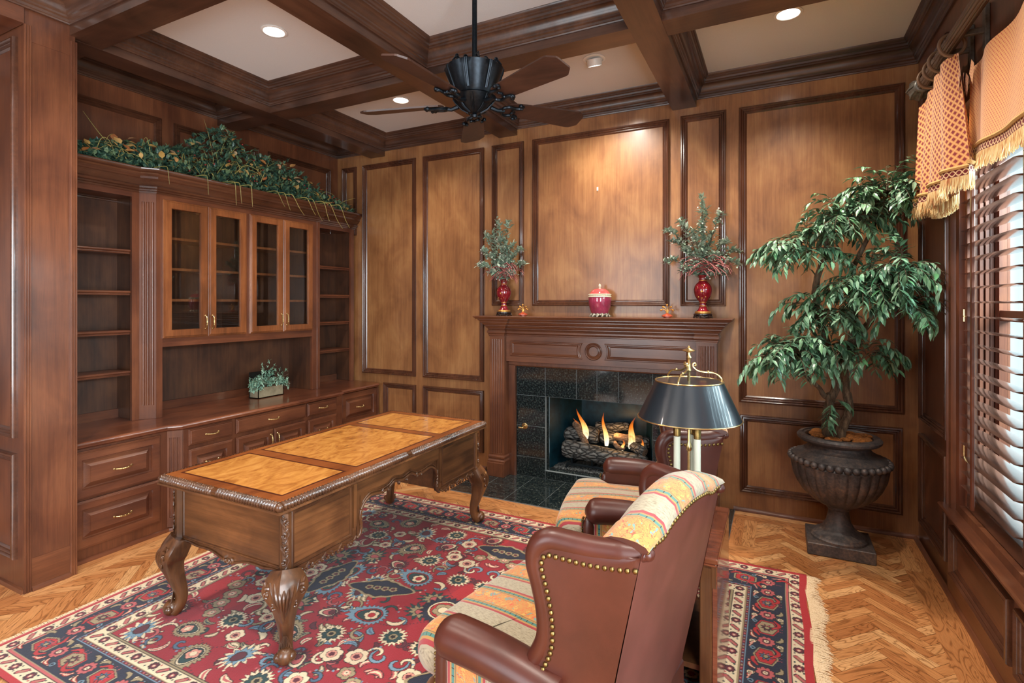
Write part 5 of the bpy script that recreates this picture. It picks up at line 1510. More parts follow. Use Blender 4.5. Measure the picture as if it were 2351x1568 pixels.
        for k in range(K+1):
            f_ = k/K; x = .20+.42*f_
            r = .060*(1-.10*(1-f_)); cap = 1
            if f_ > .88: cap = math.sqrt(max(.0, 1-((f_-.88)/.125)**2))
            if cap < .12: cap = .12
            rows.append([(x, s*(.338+.01*f_)+r*1.12*cap*cos(2*pi*i/n), .508-.012*(1-f_)+ (.012*sin(pi*f_))+r*cap*sin(2*pi*i/n)) for i in range(n)])
        m.grid(rows, True, False, 0, None, True, True)
        arm = B(m, 'arm', M_LEATHER, ang=70)
        # outside arm panel in vertical stripes, inside arm in fabric
        m = MB()
        m.grid([[(.24+.36*i/8, s*.372, .15) for i in range(9)], [(.24+.36*i/8, s*.372, .49) for i in range(9)]], uv=lambda i, j: (10.05+.36*i/8, j*.34))
        B(m, 'arm_panel', M_STRIPE, arm)
        m = MB().box(.22, .60, s*.285, s*.362, .15, .50); B(m, 'arm_frame', M_LEATHER, arm)
        # front arm facing with a small nailed fabric inset
        m = MB().rbox(.03, .045, .165, .028, 6, M=Matrix.Translation((.600, s*.338, .315))); fc = B(m, 'arm_facing', M_LEATHER, arm) if False else B(m, 'arm_facing', M_LEATHER)
        m = MB().grid([[(.634, s*.338-.022+.044*i/4, .20+.26*j/6) for i in range(5)] for j in range(7)], uv=lambda i, j: fab_uv(.044*i/4, .26*j/6)); B(m, 'facing_inset', M_STRIPE, fc)
        m = MB()
        for k in range(16):
            for sd in (-1, 1): m.ball((.634, s*.338+sd*.024, .20+.26*k/15), .0055, 4)
        for k in range(1, 4): m.ball((.634, s*.338-.024+.048*k/4, .463), .0055, 4)
        B(m, 'nailheads', M_OLDBRASS, fc)
        m = MB().tube([(.60, s*.30, .16), (.605, s*.305, .08), (.60, s*.30, .0)], [.03,.022,.017], 10); B(m, 'leg', DZ)
        m = MB().tube([(.16, s*.25, .16), (.10, s*.25, .06), (.05, s*.25, .0)], [.026,.021,.018], 4); B(m, 'leg', DZ)
    B(nails, 'nailhead_trim', M_OLDBRASS)
    return t
a1, a2 = radians(180-11), radians(180+10)
make_chair('russet leather wing armchair with striped seat nearest the camera, its leather back turned to us', (-.219, 1.540, RZ), a1)
make_chair('russet leather wing armchair with striped seat in front of the fireplace, behind the lamp', (-.258, 2.836, RZ), a2)
# ------------------------------------------------------------------ end table and lamp
t = thing('end_table', 'polished dark wood end table between the two wing armchairs', 'table', (-.305, 2.235, RZ))
tx0, tx1, ty0, ty1, tz = -.425, -.185, 1.975, 2.50, .60
m = MB().bbox(tx0, tx1, ty0, ty1, tz-.022, tz, .004).bbox(tx0+.006, tx1-.004, ty0+.006, ty1-.006, tz-.034, tz-.0225, .003)
m.build('tabletop', TWOOD, t)
MB().box(tx0+.02, tx1-.006, ty0+.012, ty1-.012, tz-.11, tz-.034).build('frieze', TLEG, t, smooth=False)
MB().box(tx1-.018, tx1-.002, ty0+.014, ty1-.014, RZ+.002, tz-.034).build('side_board', TWOOD, t, smooth=False)
MB().box(tx0+.02, tx0+.036, ty0+.014, ty1-.014, RZ+.002, tz-.034).build('side_board', TWOOD, t, smooth=False)
for x in (tx0+.02, tx1-.062):
    for y in (ty0+.008, ty1-.05): MB().bbox(x, x+.042, y, y+.042, RZ+.001, tz-.036, .004).build('leg', TLEG, t)
MB().box(tx0+.04, tx1-.03, ty0+.05, ty1-.03, .16, .18).build('shelf', TLEG, t, smooth=False)
LXx, LYy = -.318, 2.235
t = thing('table_lamp', 'brass three-candle lamp with a black metal shade on the end table between the armchairs', 'lamp', (LXx, LYy, tz))
c = (LXx, LYy, tz)
MB().lathe([(.085,.0), (.087,.008), (.078,.016), (.05,.022), (.03,.03), (.02,.045), (.012,.06)], c, 40).build('base', M_BRASS, t)
MB().lathe([(.006,.05), (.006,.30), (.010,.305), (.012,.32), (.007,.335), (.006,.34), (.006,.62), (.010,.628), (.007,.64), (.008,.655), (.0001,.66)], c, 20).build('stem', M_BRASS, t)
zsb, zst = .440, .585   # shade bottom and top above the table
for k in range(3):
    a = radians(200)+2*pi*k/3; px, py = LXx+.047*cos(a), LYy+.047*sin(a)
    cn = MB().lathe([(.0135,.06), (.0135,.36), (.0001,.362)], (px, py, tz), 20).build('candle_tube', M_CANDLE, t)
    MB().lathe([(.012,.36), (.0145,.362), (.0145,.40), (.011,.405), (.011,.44), (.0001,.445)], (px, py, tz), 20).build('socket', M_OLDBRASS, cn)
    MB().tube(spline([(LXx+.008*cos(a), LYy+.008*sin(a), tz+.05), (LXx+.03*cos(a), LYy+.03*sin(a), tz+.042), (px, py, tz+.06)], 5), .005, 8).lathe([(.006,.05), (.018,.058), (.018,.064), (.012,.066)], (px, py, tz), 18).build('arm', M_BRASS, cn)
R0, R1 = .1985, .131
rows = []
m = MB().lathe([(R0+.003, zsb-.004), (R0, zsb), (R1, zst)], c, 72); sh = m.build('shade', M_SHADEBLK, t, ang=60)
MB().lathe([(R0-.003, zsb+.0), (R1-.003, zst-.001)], c, 72).build('shade_lining', M_SHADEIN, sh, ang=60)
m = MB()
for r, z, q in ((R0+.003, zsb-.004, .0028), (R1, zst, .0032)): m.tube([(c[0]+r*cos(2*pi*i/72), c[1]+r*sin(2*pi*i/72), tz+z) for i in range(72)], q, 6, closed=True)
m.build('shade_rim', M_BRASS, sh)
m = MB()
for k in range(3):
    a = radians(20)+2*pi*k/3; ca, sa = cos(a), sin(a)
    q = lambda r, z: (c[0]+r*ca, c[1]+r*sa, tz+z)
    m.tube(spline([q(R1-.004,zst-.004), q(R1-.006,zst+.012), q(R1-.03,zst+.032), q(R1-.07,zst+.036), q(.035,zst+.042), q(.018,zst+.055), q(.016,zst+.068), q(.024,zst+.072), q(.027,zst+.063), q(.021,zst+.060)], 6), .0038, 8)
    m.ball(q(R1-.004, zst-.002), .007, 6); m.ball(q(.075, zst+.038), .0055, 5)
    m.tube([q(.004,zst-.004), q(R1-.006,zst-.008)], .003, 6)
m.build('shade_carrier', M_BRASS, t)
MB().lathe([(.006,.66-.01), (.007,.675), (.010,.68), (.006,.69), (.006,.70), (.024,.706), (.025,.709), (.012,.714), (.006,.719), (.003,.726), (.0001,.729)], c, 28).build('finial', M_BRASS, t)
m = MB().tube([(c[0]+.026, c[1]-.03, tz+.44), (c[0]+.026, c[1]-.03, tz+.385)], .0015, 5); m.lathe([(.0001,.372), (.008,.374), (.008,.384), (.0001,.386)], (c[0]+.026, c[1]-.03, tz), 12)
m.build('pull_chain', M_OLDBRASS, t)
# ------------------------------------------------------------------ urn and tree
UX, UY = .345, 3.765
t = thing('urn_planter', 'large bronzed pedestal urn with bead ring and fluted bowl in the right corner', 'urn', (UX, UY, 0))
MB().bbox(UX-.180, UX+.165, UY-.150, UY+.155, 0.001, .072, .004).build('plinth', M_URN, t)
flute = lambda r, z, a: (-.009*(0.5+.5*cos(26*a))**3 if .31 < z < .525 else 0)
MB().lathe([(.150,.072), (.150,.085), (.143,.092), (.140,.10), (.118,.112), (.088,.135), (.066,.175), (.056,.225), (.055,.245), (.064,.255), (.064,.268), (.056,.275)], (UX-.008,UY,0), 64).build('foot', M_URN, t)
MB().lathe([(.078,.272), (.105,.283), (.15,.31), (.197,.355), (.228,.405), (.248,.455), (.257,.505), (.259,.53), (.249,.54)], (UX-.008,UY,0), 260, mod=flute).build('fluted_bowl', M_URN, t)
m = MB()
for k in range(38):
    a = 2*pi*k/38; m.ball((UX-.008+.257*cos(a), UY+.257*sin(a), .552), .0205, 7)
m.build('bead_ring', M_URN, t)
MB().lathe([(.246,.54), (.250,.570), (.235,.580), (.20,.596), (.176,.612), (.164,.630), (.163,.642), (.182,.654), (.210,.662), (.222,.673), (.224,.685), (.213,.698), (.192,.702), (.188,.694), (.178,.692), (.172,.676), (.160,.65), (.0001,.65)], (UX-.008,UY,0), 96).build('rim', M_URN, t)
rnd = random.Random(4); m = MB()
for k in range(46):
    a, r = rnd.uniform(0, 6.28), .15*sqrt(rnd.random()); s = rnd.uniform(.02,.042)
    M = Matrix.Translation((UX+r*cos(a), UY+r*sin(a), r*-.05+.694+rnd.uniform(-.008,.008))) @ Matrix.Rotation(rnd.uniform(0,6), 4, 'Z')
    m.ball((0,0,0), s, 7, 0, M, (1.2,.9,.5))
o = m.build('preserved_moss', M_MOSS); o['kind'] = 'stuff'; tag(o, 'brown mounds of dried moss around the trunk in the urn', 'moss')
t = thing('ficus_tree', 'tall faux ficus tree with three leafy tiers growing from the bronzed urn', 'tree', (UX, UY, .66))
m = MB()
def limb(pts, r0, r1, n=9):
    P = spline(pts, 6); L = len(P)
    m.tube([p+V((rnd.uniform(-.003,.003),)*3) for p in P], [r0+(r1-r0)*i/(L-1)+rnd.uniform(-.0015,.0015) for i in range(L)], n); return P
tw = (UX-.02, UY-.02)
limb([(tw[0]-.045,tw[1],.66), (tw[0]-.05,tw[1],.80), (tw[0]-.035,tw[1]-.01,.90), (tw[0]-.005,tw[1],.99), (tw[0]-.02,tw[1]+.01,1.10)], .030, .020)
limb([(tw[0]+.012,tw[1]-.03,.66), (tw[0]+.03,tw[1]-.03,.76), (tw[0]+.062,tw[1]-.02,.86), (tw[0]+.05,tw[1],.97), (tw[0]+.04,tw[1],1.10), (tw[0]+.06,tw[1]-.01,1.22)], .028, .020)
limb([(tw[0]-.01,tw[1]-.02,.66), (tw[0]+.0,tw[1]-.03,.78), (tw[0]-.03,tw[1]-.03,.88), (tw[0]-.05,tw[1]-.02,.95)], .022, .016)
limb([(tw[0]-.02,tw[1]+.01,1.08), (tw[0]-.06,tw[1],1.30), (tw[0]-.11,tw[1],1.50), (tw[0]-.10,tw[1]+.01,1.66), (tw[0]-.06,tw[1],1.80), (tw[0]-.05,tw[1],1.92)], .024, .014)
limb([(tw[0]+.06,tw[1]-.01,1.20), (tw[0]+.12,tw[1]-.04,1.32), (tw[0]+.20,tw[1]-.07,1.46), (tw[0]+.26,tw[1]-.08,1.58)], .022, .013)
limb([(tw[0]+.04,tw[1],1.15), (tw[0]+.10,tw[1]+.04,1.40), (tw[0]+.08,tw[1]+.05,1.66), (tw[0]+.15,tw[1]+.02,1.86), (tw[0]+.22,tw[1],2.05)], .020, .011)
limb([(tw[0]-.05,tw[1]-.01,.92), (tw[0]-.13,tw[1]-.05,1.02), (tw[0]-.24,tw[1]-.09,1.12), (tw[0]-.33,tw[1]-.11,1.18)], .015, .009)
m.build('trunk', M_BARK, t)
lf, tg = MB(), MB()
def spray(p, d, L, n, droop):
    p = V(p); d = V(d).normalized(); P = [p]
    for k in range(8):
        d = (d+V((rnd.uniform(-.08,.08), rnd.uniform(-.08,.08), -droop))).normalized(); P.append(P[-1]+d*(L/8))
    tg.tube(P, [.0032*(1-.8*k/8) for k in range(9)], 4)
    for k in range(n):
        f = .12+.88*k/(n-1); i = min(7, int(f*8)); q = P[i].lerp(P[i+1], f*8-i) if i < 8 else P[-1]
        dd = (P[min(8,i+1)]-P[i]).normalized(); s = dd.cross(V((0,0,1)))
        if s.length < 1e-3: s = V((1,0,0))
        s.normalize()
        side = (1 if k % 2 else -1)
        dl = dd*rnd.uniform(.3,.9)+s*side*rnd.uniform(.4,1.0)+V((0,0,rnd.uniform(-.6,.3)))
        if q.x > .74: continue
        L_ = rnd.uniform(.046,.072)
        if q.y > 4.07 or q.x+dl.normalized().x*L_ > .765: continue
        leaf(lf, q, dl, L_, .34, rnd, .22, .32)
def tier(c, R, n, L=.2, bias=(0,0,.25), droop=.22):
    for k in range(n):
        a = rnd.uniform(0, 2*pi); u = rnd.uniform(-.25, 1)
        d = V((cos(a)*sqrt(max(0,1-u*u)), sin(a)*sqrt(max(0,1-u*u)), u))+V(bias)
        p = V(c)+V((d.x*R[0]*rnd.uniform(.05,.62), d.y*R[1]*rnd.uniform(.05,.62), d.z*R[2]*rnd.uniform(.0,.6)))
        spray(p, d, L*rnd.uniform(.7,1.15), rnd.randint(12,17), droop)
tier((.57,3.70,2.10), (.19,.18,.17), 74, .20)
tier((.36,3.66,1.97), (.19,.17,.13), 52, .19)
tier((.16,3.66,1.82), (.23,.17,.13), 55, .19, (-.2,-.1,.2))
tier((.60,3.50,1.66), (.17,.18,.15), 48, .20, (.2,-.1,.2))
tier((.46,3.56,1.58), (.21,.18,.16), 62, .20)
tier((.62,3.46,1.48), (.15,.16,.11), 31, .18, (.2,-.1,.1))
tier((.28,3.60,1.42), (.14,.14,.10), 26, .17, (-.1,-.1,.2))
tier((.16,3.62,1.50), (.12,.10,.06), 9, .15, (-.5,-.1,.1))
tier((.10,3.56,1.18), (.24,.16,.12), 62, .18, (-.25,-.2,.2), .26)
tier((.26,3.64,1.24), (.16,.13,.10), 24, .16, (0,-.1,.3))
tier((.46,3.62,1.20), (.14,.12,.09), 21, .16, (.2,-.1,.1))
tier((.30,3.66,.92), (.05,.05,.05), 3, .14, (-.2,0,-.6))
lf.add(tg.v, tg.f, 1); lf.build('foliage', [M_FICUS, M_TWIG], t, smooth=False)
# ------------------------------------------------------------------ garland on the bookcase
rnd = random.Random(31)
t = thing('garland', 'long faux greenery garland with autumn leaves lying on top of the bookcases', 'garland', (-3.93, 2.8, 2.41))
bx_, au, gr, be = MB(), MB(), MB(), MB()
def topz(y):
    # height of the mass above the cornice
    k = [(1.58,.03), (1.75,.09), (2.0,.17), (2.3,.20), (2.45,.30), (2.58,.42), (2.75,.44), (2.9,.33), (3.2,.30), (3.5,.20), (3.7,.12), (3.9,.08), (4.08,.03)]
    for (a, b), (c_, d_) in zip(k, k[1:]):
        if a <= y <= c_: return b+(d_-b)*(y-a)/(c_-a)
    return .02
for k in range(2100):
    y = rnd.uniform(1.6, 4.03); h = topz(y); z = 2.415+h*rnd.random()**1.3; x = -3.87+.03*(2.2 < y < 3.6)-rnd.random()**1.2*.20+.04*rnd.random()
    u = rnd.uniform(0, 6.28)
    p = V((x, y, z))
    d0 = V((rnd.uniform(-.2,1), cos(u), sin(u)*.8+.2)).normalized()
    for q in range(5):
        leaf(bx_, p+V((rnd.uniform(-.012,.012),)*3), d0+V((rnd.uniform(-.7,.7), rnd.uniform(-.7,.7), rnd.uniform(-.5,.7))), rnd.uniform(.030,.050), .5, rnd)
for k in range(95):
    y = rnd.uniform(1.7, 4.0); h = topz(y); z = 2.42+h*rnd.uniform(.2,1.05)
    leaf(au, (-3.80-rnd.random()*.06, y, z), (rnd.uniform(0,1), rnd.uniform(-1,1), rnd.uniform(-.6,.8)), rnd.uniform(.04,.066), .7, rnd, .15, .3)
for k in range(70):
    y = rnd.gauss(2.85, .5); y = min(3.98, max(1.75, y)); z = 2.43+topz(y)*rnd.uniform(.1,.5); x = -3.84-rnd.random()*.1
    L = rnd.uniform(.12,.26); a = rnd.uniform(-1.2,1.2); up = rnd.uniform(.1,1)
    P = spline([(x,y,z), (x+.02, y+sin(a)*L*.4, z+up*L*.5), (x+.05, y+sin(a)*L*.8, z+up*L*.55-.02), (x+.07, y+sin(a)*L*1.1, z+up*L*.4-.06)], 4)
    gr.tube(P, [.0028*(1-.8*i/(len(P)-1)) for i in range(len(P))], 4)
# blades hanging over the cornice and a few tall ones
for y, L in ((2.16,.10), (2.44,.12), (2.66,.16), (2.70,.14), (2.80,.15), (3.12,.12), (3.2,.14), (3.36,.12), (3.42,.16), (3.55,.15), (3.62,.2), (3.05,.1), (3.75,.18)):
    s = rnd.uniform(.3,1.0)*(1 if y > 2.9 else .1)
    xo = -3.775 if y < 2.1 else -3.71
    P = spline([(xo-.1, y-.03, 2.43), (xo-.02, y, 2.435), (xo+.005, y+.02*s, 2.40), (xo+.008, y+.05*s+L*.2*s, 2.41-L*.6), (xo+.01, y+.07*s+L*.5*s, 2.41-L)], 5)
    gr.tube(P, [.0036*(1-.7*i/(len(P)-1)) for i in range(len(P))], 4)
for p0, p1, p2 in (((-3.95,2.05,2.44), (-3.98,1.9,2.60), (-4.0,1.80,2.74)), ((-3.88,2.60,2.62), (-3.86,2.55,2.78), (-3.84,2.50,2.88)), ((-3.88,2.66,2.66), (-3.86,2.68,2.76), (-3.85,2.73,2.86)), ((-3.86,2.62,2.5), (-3.84,2.75,2.72), (-3.82,2.78,2.74)), ((-3.86,3.0,2.5), (-3.85,3.06,2.66), (-3.84,3.08,2.74)), ((-3.86,2.9,2.5), (-3.85,3.02,2.62), (-3.83,3.12,2.70)), ((-3.85,3.85,2.46), (-3.83,3.95,2.52), (-3.8,4.05,2.56))):
    P = spline([p0, p1, p2], 6); gr.tube(P, [.0038*(1-.75*i/(len(P)-1)) for i in range(len(P))], 4)
for k in range(26):
    y = rnd.uniform(2.2,3.9); be.ball((-3.79-rnd.random()*.03, y, 2.43+topz(y)*rnd.random()*.8), .006, 4)
bx_.add(au.v, au.f, 1); bx_.build('foliage', [M_BOX, M_AUT], t, smooth=False); gr.build('grass_blade', M_GRASS, t); be.build('berry', plain('red_berry', (150,40,44), .4), t)
# ------------------------------------------------------------------ little ivy planter on the counter
rnd = random.Random(8)
px0, py0, py1 = -3.84, 2.965, 3.215
t = thing('ivy_planter', 'small silvered box planter of pale ivy on the counter in the open niche', 'planter', (-3.89, 3.09, ZT))
m = MB().box(px0-.10, px0, py0, py0+.006, ZT+.001, ZT+.088).box(px0-.10, px0, py1-.006, py1, ZT+.001, ZT+.088).box(px0-.006, px0, py0, py1, ZT+.001, ZT+.088).box(px0-.10, px0, py0, py1, ZT+.001, ZT+.008)
m.build('box', M_PLANTER, t, smooth=False)
MB().box(px0-.108, px0-.10, py0-.005, py1-.01, ZT+.001, ZT+.215).build('back_plate', plain('dark_mirror', (40,40,38), .2, .6), t, smooth=False)
m = MB().box(px0-.095, px0-.008, py0+.01, py1-.01, ZT+.01, ZT+.082); m.build('soil', M_MOSS, t)
lf, st = MB(), MB()
for k in range(230):
    y = rnd.gauss((py0+py1)/2, .075); z = ZT+.10+abs(rnd.gauss(0,.055)); x = px0-.045+rnd.uniform(-.05,.07)
    if rnd.random() < .35: y = rnd.choice((py0,py1))+rnd.uniform(-.035,.03); z = ZT+rnd.uniform(.06,.15)
    p = V((x,y,z)); d0 = V((rnd.uniform(0,1), rnd.uniform(-1,1), rnd.uniform(-.5,.8)))
    for q in range(5):
        leaf(lf, p, d0+V((rnd.uniform(-.2,.2), sin(q*1.25)*.9, cos(q*1.25)*.9)), rnd.uniform(.02,.03), .38, rnd)
for k in range(5):
    p = V((px0-.04, 3.03, ZT+.15+.03*k))
    for q in range(4): leaf(lf, p, V((rnd.uniform(0,1), sin(q*1.6), cos(q*1.6)+.4)), .026, .38, rnd)
st.tube([(px0-.04,3.04,ZT+.08), (px0-.04,3.03,ZT+.30)], .002, 5)
for k in range(20): st.tube([(px0-.05, 3.09+rnd.gauss(0,.04), ZT+.08), (px0-.02+rnd.uniform(-.02,.05), 3.09+rnd.gauss(0,.09), ZT+.15+rnd.uniform(-.03,.04))], .0016, 4)
lf.build('foliage', M_IVY, t, smooth=False); st.build('stem', M_TWIG, t)
# ------------------------------------------------------------------ window, shutters, curtains
GX = .978
w1 = MB()
for y0, y1 in ((WY0, WY0+.05), (WY1-.05, WY1), (2.08, 2.16)):
    w1.box(GX-.02, GX+.02, y0, y1, WZ0, WZ1)
for z0, z1 in ((WZ0, WZ0+.06), (1.415, 1.465), (WZ1-.05, WZ1)): w1.box(GX-.018, GX+.02, WY0, WY1, z0, z1)
win = struct(w1.build('window_1', SHUT, smooth=False))
m = MB()
for k, x in enumerate((.895, .915, .935, .952)): m.box(x, x+.014, WY1-.014-.008*(k%2), WY1, WZ0, WZ1)
m.build('jamb_moulding', SHUT, win, smooth=False)
gl = MB().box(GX+.008, GX+.012, WY0+.05, WY1-.05, WZ0+.05, WZ1-.05); gl.build('pane', M_GLASS, win, smooth=False)
def shutter(lab, y0, y1):
    """y0 > y1: far and near edges"""
    t = thing('window_shutter', lab, 'shutter', (.845, (y0+y1)/2, WZ0))
    SW = .045
    for a, b in ((y0, y0-SW*.0-.03), (y1+.03, y1)): MB().bbox(.826, .856, a, b, WZ0+.004, WZ1-.004, .003).build('stile', SHUT, t)
    MB().bbox(.826, .856, y0-.03, y1+.03, WZ0+.004, WZ0+.075, .003).build('rail', SHUTY, t)
    MB().bbox(.826, .856, y0-.03, y1+.03, WZ1-.08, WZ1-.004, .003).build('rail', SHUTY, t)
    z = WZ0+.112; k = 0
    yl0, yl1 = y0-.034, y1+.034
    while z < WZ1-.1:
        m = MB(); ch, th, tl = .088, .0085, radians(-2.5)
        sec = [(-ch/2, 0), (-ch*.3, th*.45), (0, th*.5), (ch*.3, th*.45), (ch/2, 0), (ch*.3, -th*.45), (0, -th*.5), (-ch*.3, -th*.45)]
        row = lambda y: [(.845+a*cos(tl)-b*sin(tl), y, z+a*sin(tl)+b*cos(tl)) for a, b in sec]
        m.grid([row(yl0), row(yl1)], True, False, 0, None, True, True); m.build('louver', SHUTY, t, smooth=True, ang=40)
        z += .0686; k += 1
    ym = (y0+y1)/2+.0
    ym = y0-.245
    MB().bbox(.786, .799, ym-.011, ym+.011, WZ0+.06, WZ1-.11, .002).build('tilt_rod', SHUT, t)
    for z in (.78, 1.44, 2.1): MB().tube([(.824, y0-.001, z-.03), (.824, y0-.001, z+.03)], .006, 8).build('hinge', M_BRASS, t)
    return t
shutter('dark wood plantation shutter panel with open louvers behind the tree', WY1-.055, 2.60)
shutter('dark wood plantation shutter panel at the right edge of the picture', 2.585, 1.85)
shutter('dark wood plantation shutter panel outside the right edge of the picture', 1.835, 1.10)
# frame round the shutters
m = MB().box(.806, .86, WY1-.05, WY1, WZ0, WZ1).box(.806, .86, WY0, WY0+.19, WZ0, WZ1).box(.806, .86, WY0, WY1, WZ1-.004, WZ1+.0)
trim(m, SHUT, smooth=False)
# rod
RXc, RZc = .70, 2.668
t = thing('curtain_rod', 'dark reeded wooden curtain rod with carved finial above the window', 'curtain rod', (RXc, 2.2, RZc))
m = MB(); n = 60; rows = []
for y in (1.0, 3.50): rows.append([(RXc+(.029-.003*(i%5 == 0))*cos(2*pi*i/n), y, RZc+(.029-.003*(i%5 == 0))*sin(2*pi*i/n)) for i in range(n)])
m.grid(rows, True, False, 0, None, True, True); m.build('rod', plain('dark_reeded_wood', (88,70,58), .4, .1, .3), t, ang=60)
MF = plain('carved_finial', (96,92,84), .4, .35, nscale=40, namt=.4)
M = Matrix.Translation((RXc, 3.495, RZc)) @ Matrix.Rotation(-pi/2, 4, 'X')
fm = lambda r, z, a: .004*cos(8*a)*(1 if .03 < z < .15 else 0)
m = MB().lathe([(.032,0), (.04,.006), (.04,.02), (.034,.026), (.04,.05), (.05,.075), (.052,.10), (.044,.13), (.028,.155), (.016,.17), (.014,.178), (.016,.186), (.0001,.196)], n=48, M=M, mod=fm)
for k in range(8):
    a = 2*pi*k/8
    m.tube([tuple(M @ V((r*cos(a+da), r*sin(a+da), z))) for r, z, da in ((.038,.03,.2), (.050,.06,.12), (.056,.095,.0), (.048,.125,-.1))], [.003,.006,.006,.002], 6)
m.build('finial', MF, t, ang=60)
for y in (2.905, 3.10):
    m = MB().bbox(RXc+.005, XR, y-.011, y+.011, RZc-.02, RZc+.005, .003).bbox(XR-.018, XR, y-.018, y+.018, RZc-.09, RZc+.10, .003)
    m.build('bracket', MF, t)
for k, y in enumerate((2.985, 3.165, 3.265, 3.375)):
    rt = thing('curtain_ring', ('dark wooden curtain ring nearest the camera on the rod', 'second dark wooden curtain ring from the camera on the rod', 'third dark wooden curtain ring from the camera on the rod', 'dark wooden curtain ring next to the carved finial')[k], 'curtain ring', (RXc, y, RZc), 0, 'rings on the curtain rod')
    MB().tube([(RXc+.049*cos(2*pi*i/36), y+.012*cos(2*pi*i/36), RZc-.016+.049*sin(2*pi*i/36)) for i in range(36)], .0075, 8, closed=True).build('ring', plain('ring_wood', (112,88,66), .4, 0, .3), rt)
# jabot: pleated tail hanging from the rings
def cloth(name, top, bot, fold, n, m_, parent, mat, nf):
    """ruled pleated surface between two polylines"""
    T = spline(top, n); Bt = spline(bot, n); K = len(T); rows = []
    L = [0]
    for a, b in zip(Bt, Bt[1:]): L.append(L[-1]+(b-a).length)
    for j in range(m_+1):
        f = j/m_; rows.append([T[i].lerp(Bt[i], f)+V((fold(i/(K-1), f), 0, 0)) for i in range(K)])
    ht = (T[K//2]-Bt[K//2]).length
    mb = MB().grid(rows, uv=lambda i, j: (L[i]*nf, -j/m_*ht))
    o = mb.build(name, mat, parent, ang=80); return rows
t = thing('swag_curtain', 'gathered red and gold lattice curtain tail with fringe hanging from the rings', 'curtain', (.70, 3.25, 2.6))
fo = lambda s, f: .028*sin(s*pi*7.3)*(.35+.65*f)+.02*sin(s*pi*2.2)
top = [(.70, 3.60, 2.575), (.70, 3.49, 2.605), (.70, 3.375, 2.60), (.70, 3.265, 2.598), (.70, 3.165, 2.60), (.70, 3.06, 2.59), (.70, 2.985, 2.605), (.71, 2.95, 2.60)]
bot = [(.665, 3.535, 2.045), (.672, 3.45, 2.05), (.68, 3.36, 2.052), (.69, 3.24, 2.055), (.695, 3.10, 2.062), (.70, 2.97, 2.068), (.71, 2.86, 2.072), (.72, 2.775, 2.072)]
rows = cloth('fabric', top, bot, fo, 10, 18, t, M_SWAG, 1.25)
ed = rows[-1]
def edge_trims(ed, parent, down=.035, fr=.065, sx=-.004):
    m = MB(); L = [0]
    for a, b in zip(ed, ed[1:]): L.append(L[-1]+(b-a).length)
    m.grid([[V(p)+V((sx,0,.004)) for p in ed], [V(p)+V((sx-.001,0,-down*.8)) for p in ed]], uv=lambda i, j: (L[i], (1-j)*.03)); m.build('braid', M_TRIM, parent, ang=80)
    m = MB().tube([V(p)+V((sx,0,.010)) for p in ed], .009, 6); m.build('gimp', M_LIP, parent)
    m = MB(); tot = L[-1]; n = int(tot/.0028); k = 0
    for q in range(n):
        s = tot*q/n
        while k < len(L)-2 and L[k+1] < s: k += 1
        p = V(ed[k]).lerp(V(ed[k+1]), (s-L[k])/max(1e-6, L[k+1]-L[k]))+V((sx, 0, -down*.8))
        l = fr*rnd.uniform(.85,1.1); o = V((rnd.uniform(-.012,.004), rnd.uniform(-.010,.010), 0))
        m.tube([p, p+o*.4+V((0,0,-l*.5)), p+o+V((0,0,-l))], [.0022,.0024,.0012], 4)
    m.build('fringe', M_FRINGE, parent)
rnd = random.Random(77)
edge_trims(ed, t)
# short back layers of the tail
m = MB()
for k in range(3):
    P = spline([(.70+.012*k, 3.47-.03*k, 2.0-.012*k), (.715+.012*k, 3.3, 1.985-.010*k), (.73+.01*k, 3.05+.04*k, 1.99-.006*k)], 8)
    for p in P:
        for q in range(8):
            b = p+V((rnd.uniform(-.01,.01), rnd.uniform(-.012,.012), .02)); m.tube([b, b+V((0, rnd.uniform(-.006,.006), -.06))], [.0022,.0012], 4)
m.build('fringe', M_FRINGE, t)
m = MB()
for k in range(2): m.grid([[V((.712+.014*k, 3.52-.6*i/8, 2.5)) for i in range(9)], [V((.712+.014*k, 3.46-.46*i/8, 1.99)) for i in range(9)]], uv=lambda i, j: (i*.06, j*.5))
m.build('lining', M_SWAG, t)
# valance behind the rod
t = thing('valance', 'flat gold and red fabric valance with braid and fringe across the top of the shutters', 'curtain', (.755, 2.2, 2.4))
fo = lambda s, f: .012*sin(s*pi*9)*(1-.4*f)
top = [(.765, 2.99, 2.535), (.765, 2.6, 2.538), (.765, 2.1, 2.54), (.765, 1.6, 2.54), (.765, 1.05, 2.54)]
bot = [(.750, 2.955, 2.125), (.745, 2.78, 2.105), (.742, 2.5, 2.085), (.742, 2.1, 2.072), (.742, 1.6, 2.09), (.745, 1.05, 2.12)]
bot = [(.750, 2.955, 2.165), (.744, 2.6, 2.13), (.742, 2.1, 2.112), (.742, 1.6, 2.13), (.745, 1.05, 2.16)]
rows = cloth('fabric', top, bot, fo, 14, 14, t, M_VAL, 1.0)
edge_trims(rows[-1], t)
# two pendant tabs of the same cloth at the end of the valance
m = MB()
for y, z in ((2.93, 2.50), (2.86, 2.53)):
    m.add([(.735,y,z), (.735,y-.035,z-.03), (.735,y-.012,z-.11), (.735,y+.028,z-.05)], [(0,1,2,3)], 0, [[(0,0),(.05,0),(.05,.1),(0,.1)]])
m.build('pendant_tab', M_VAL, t)
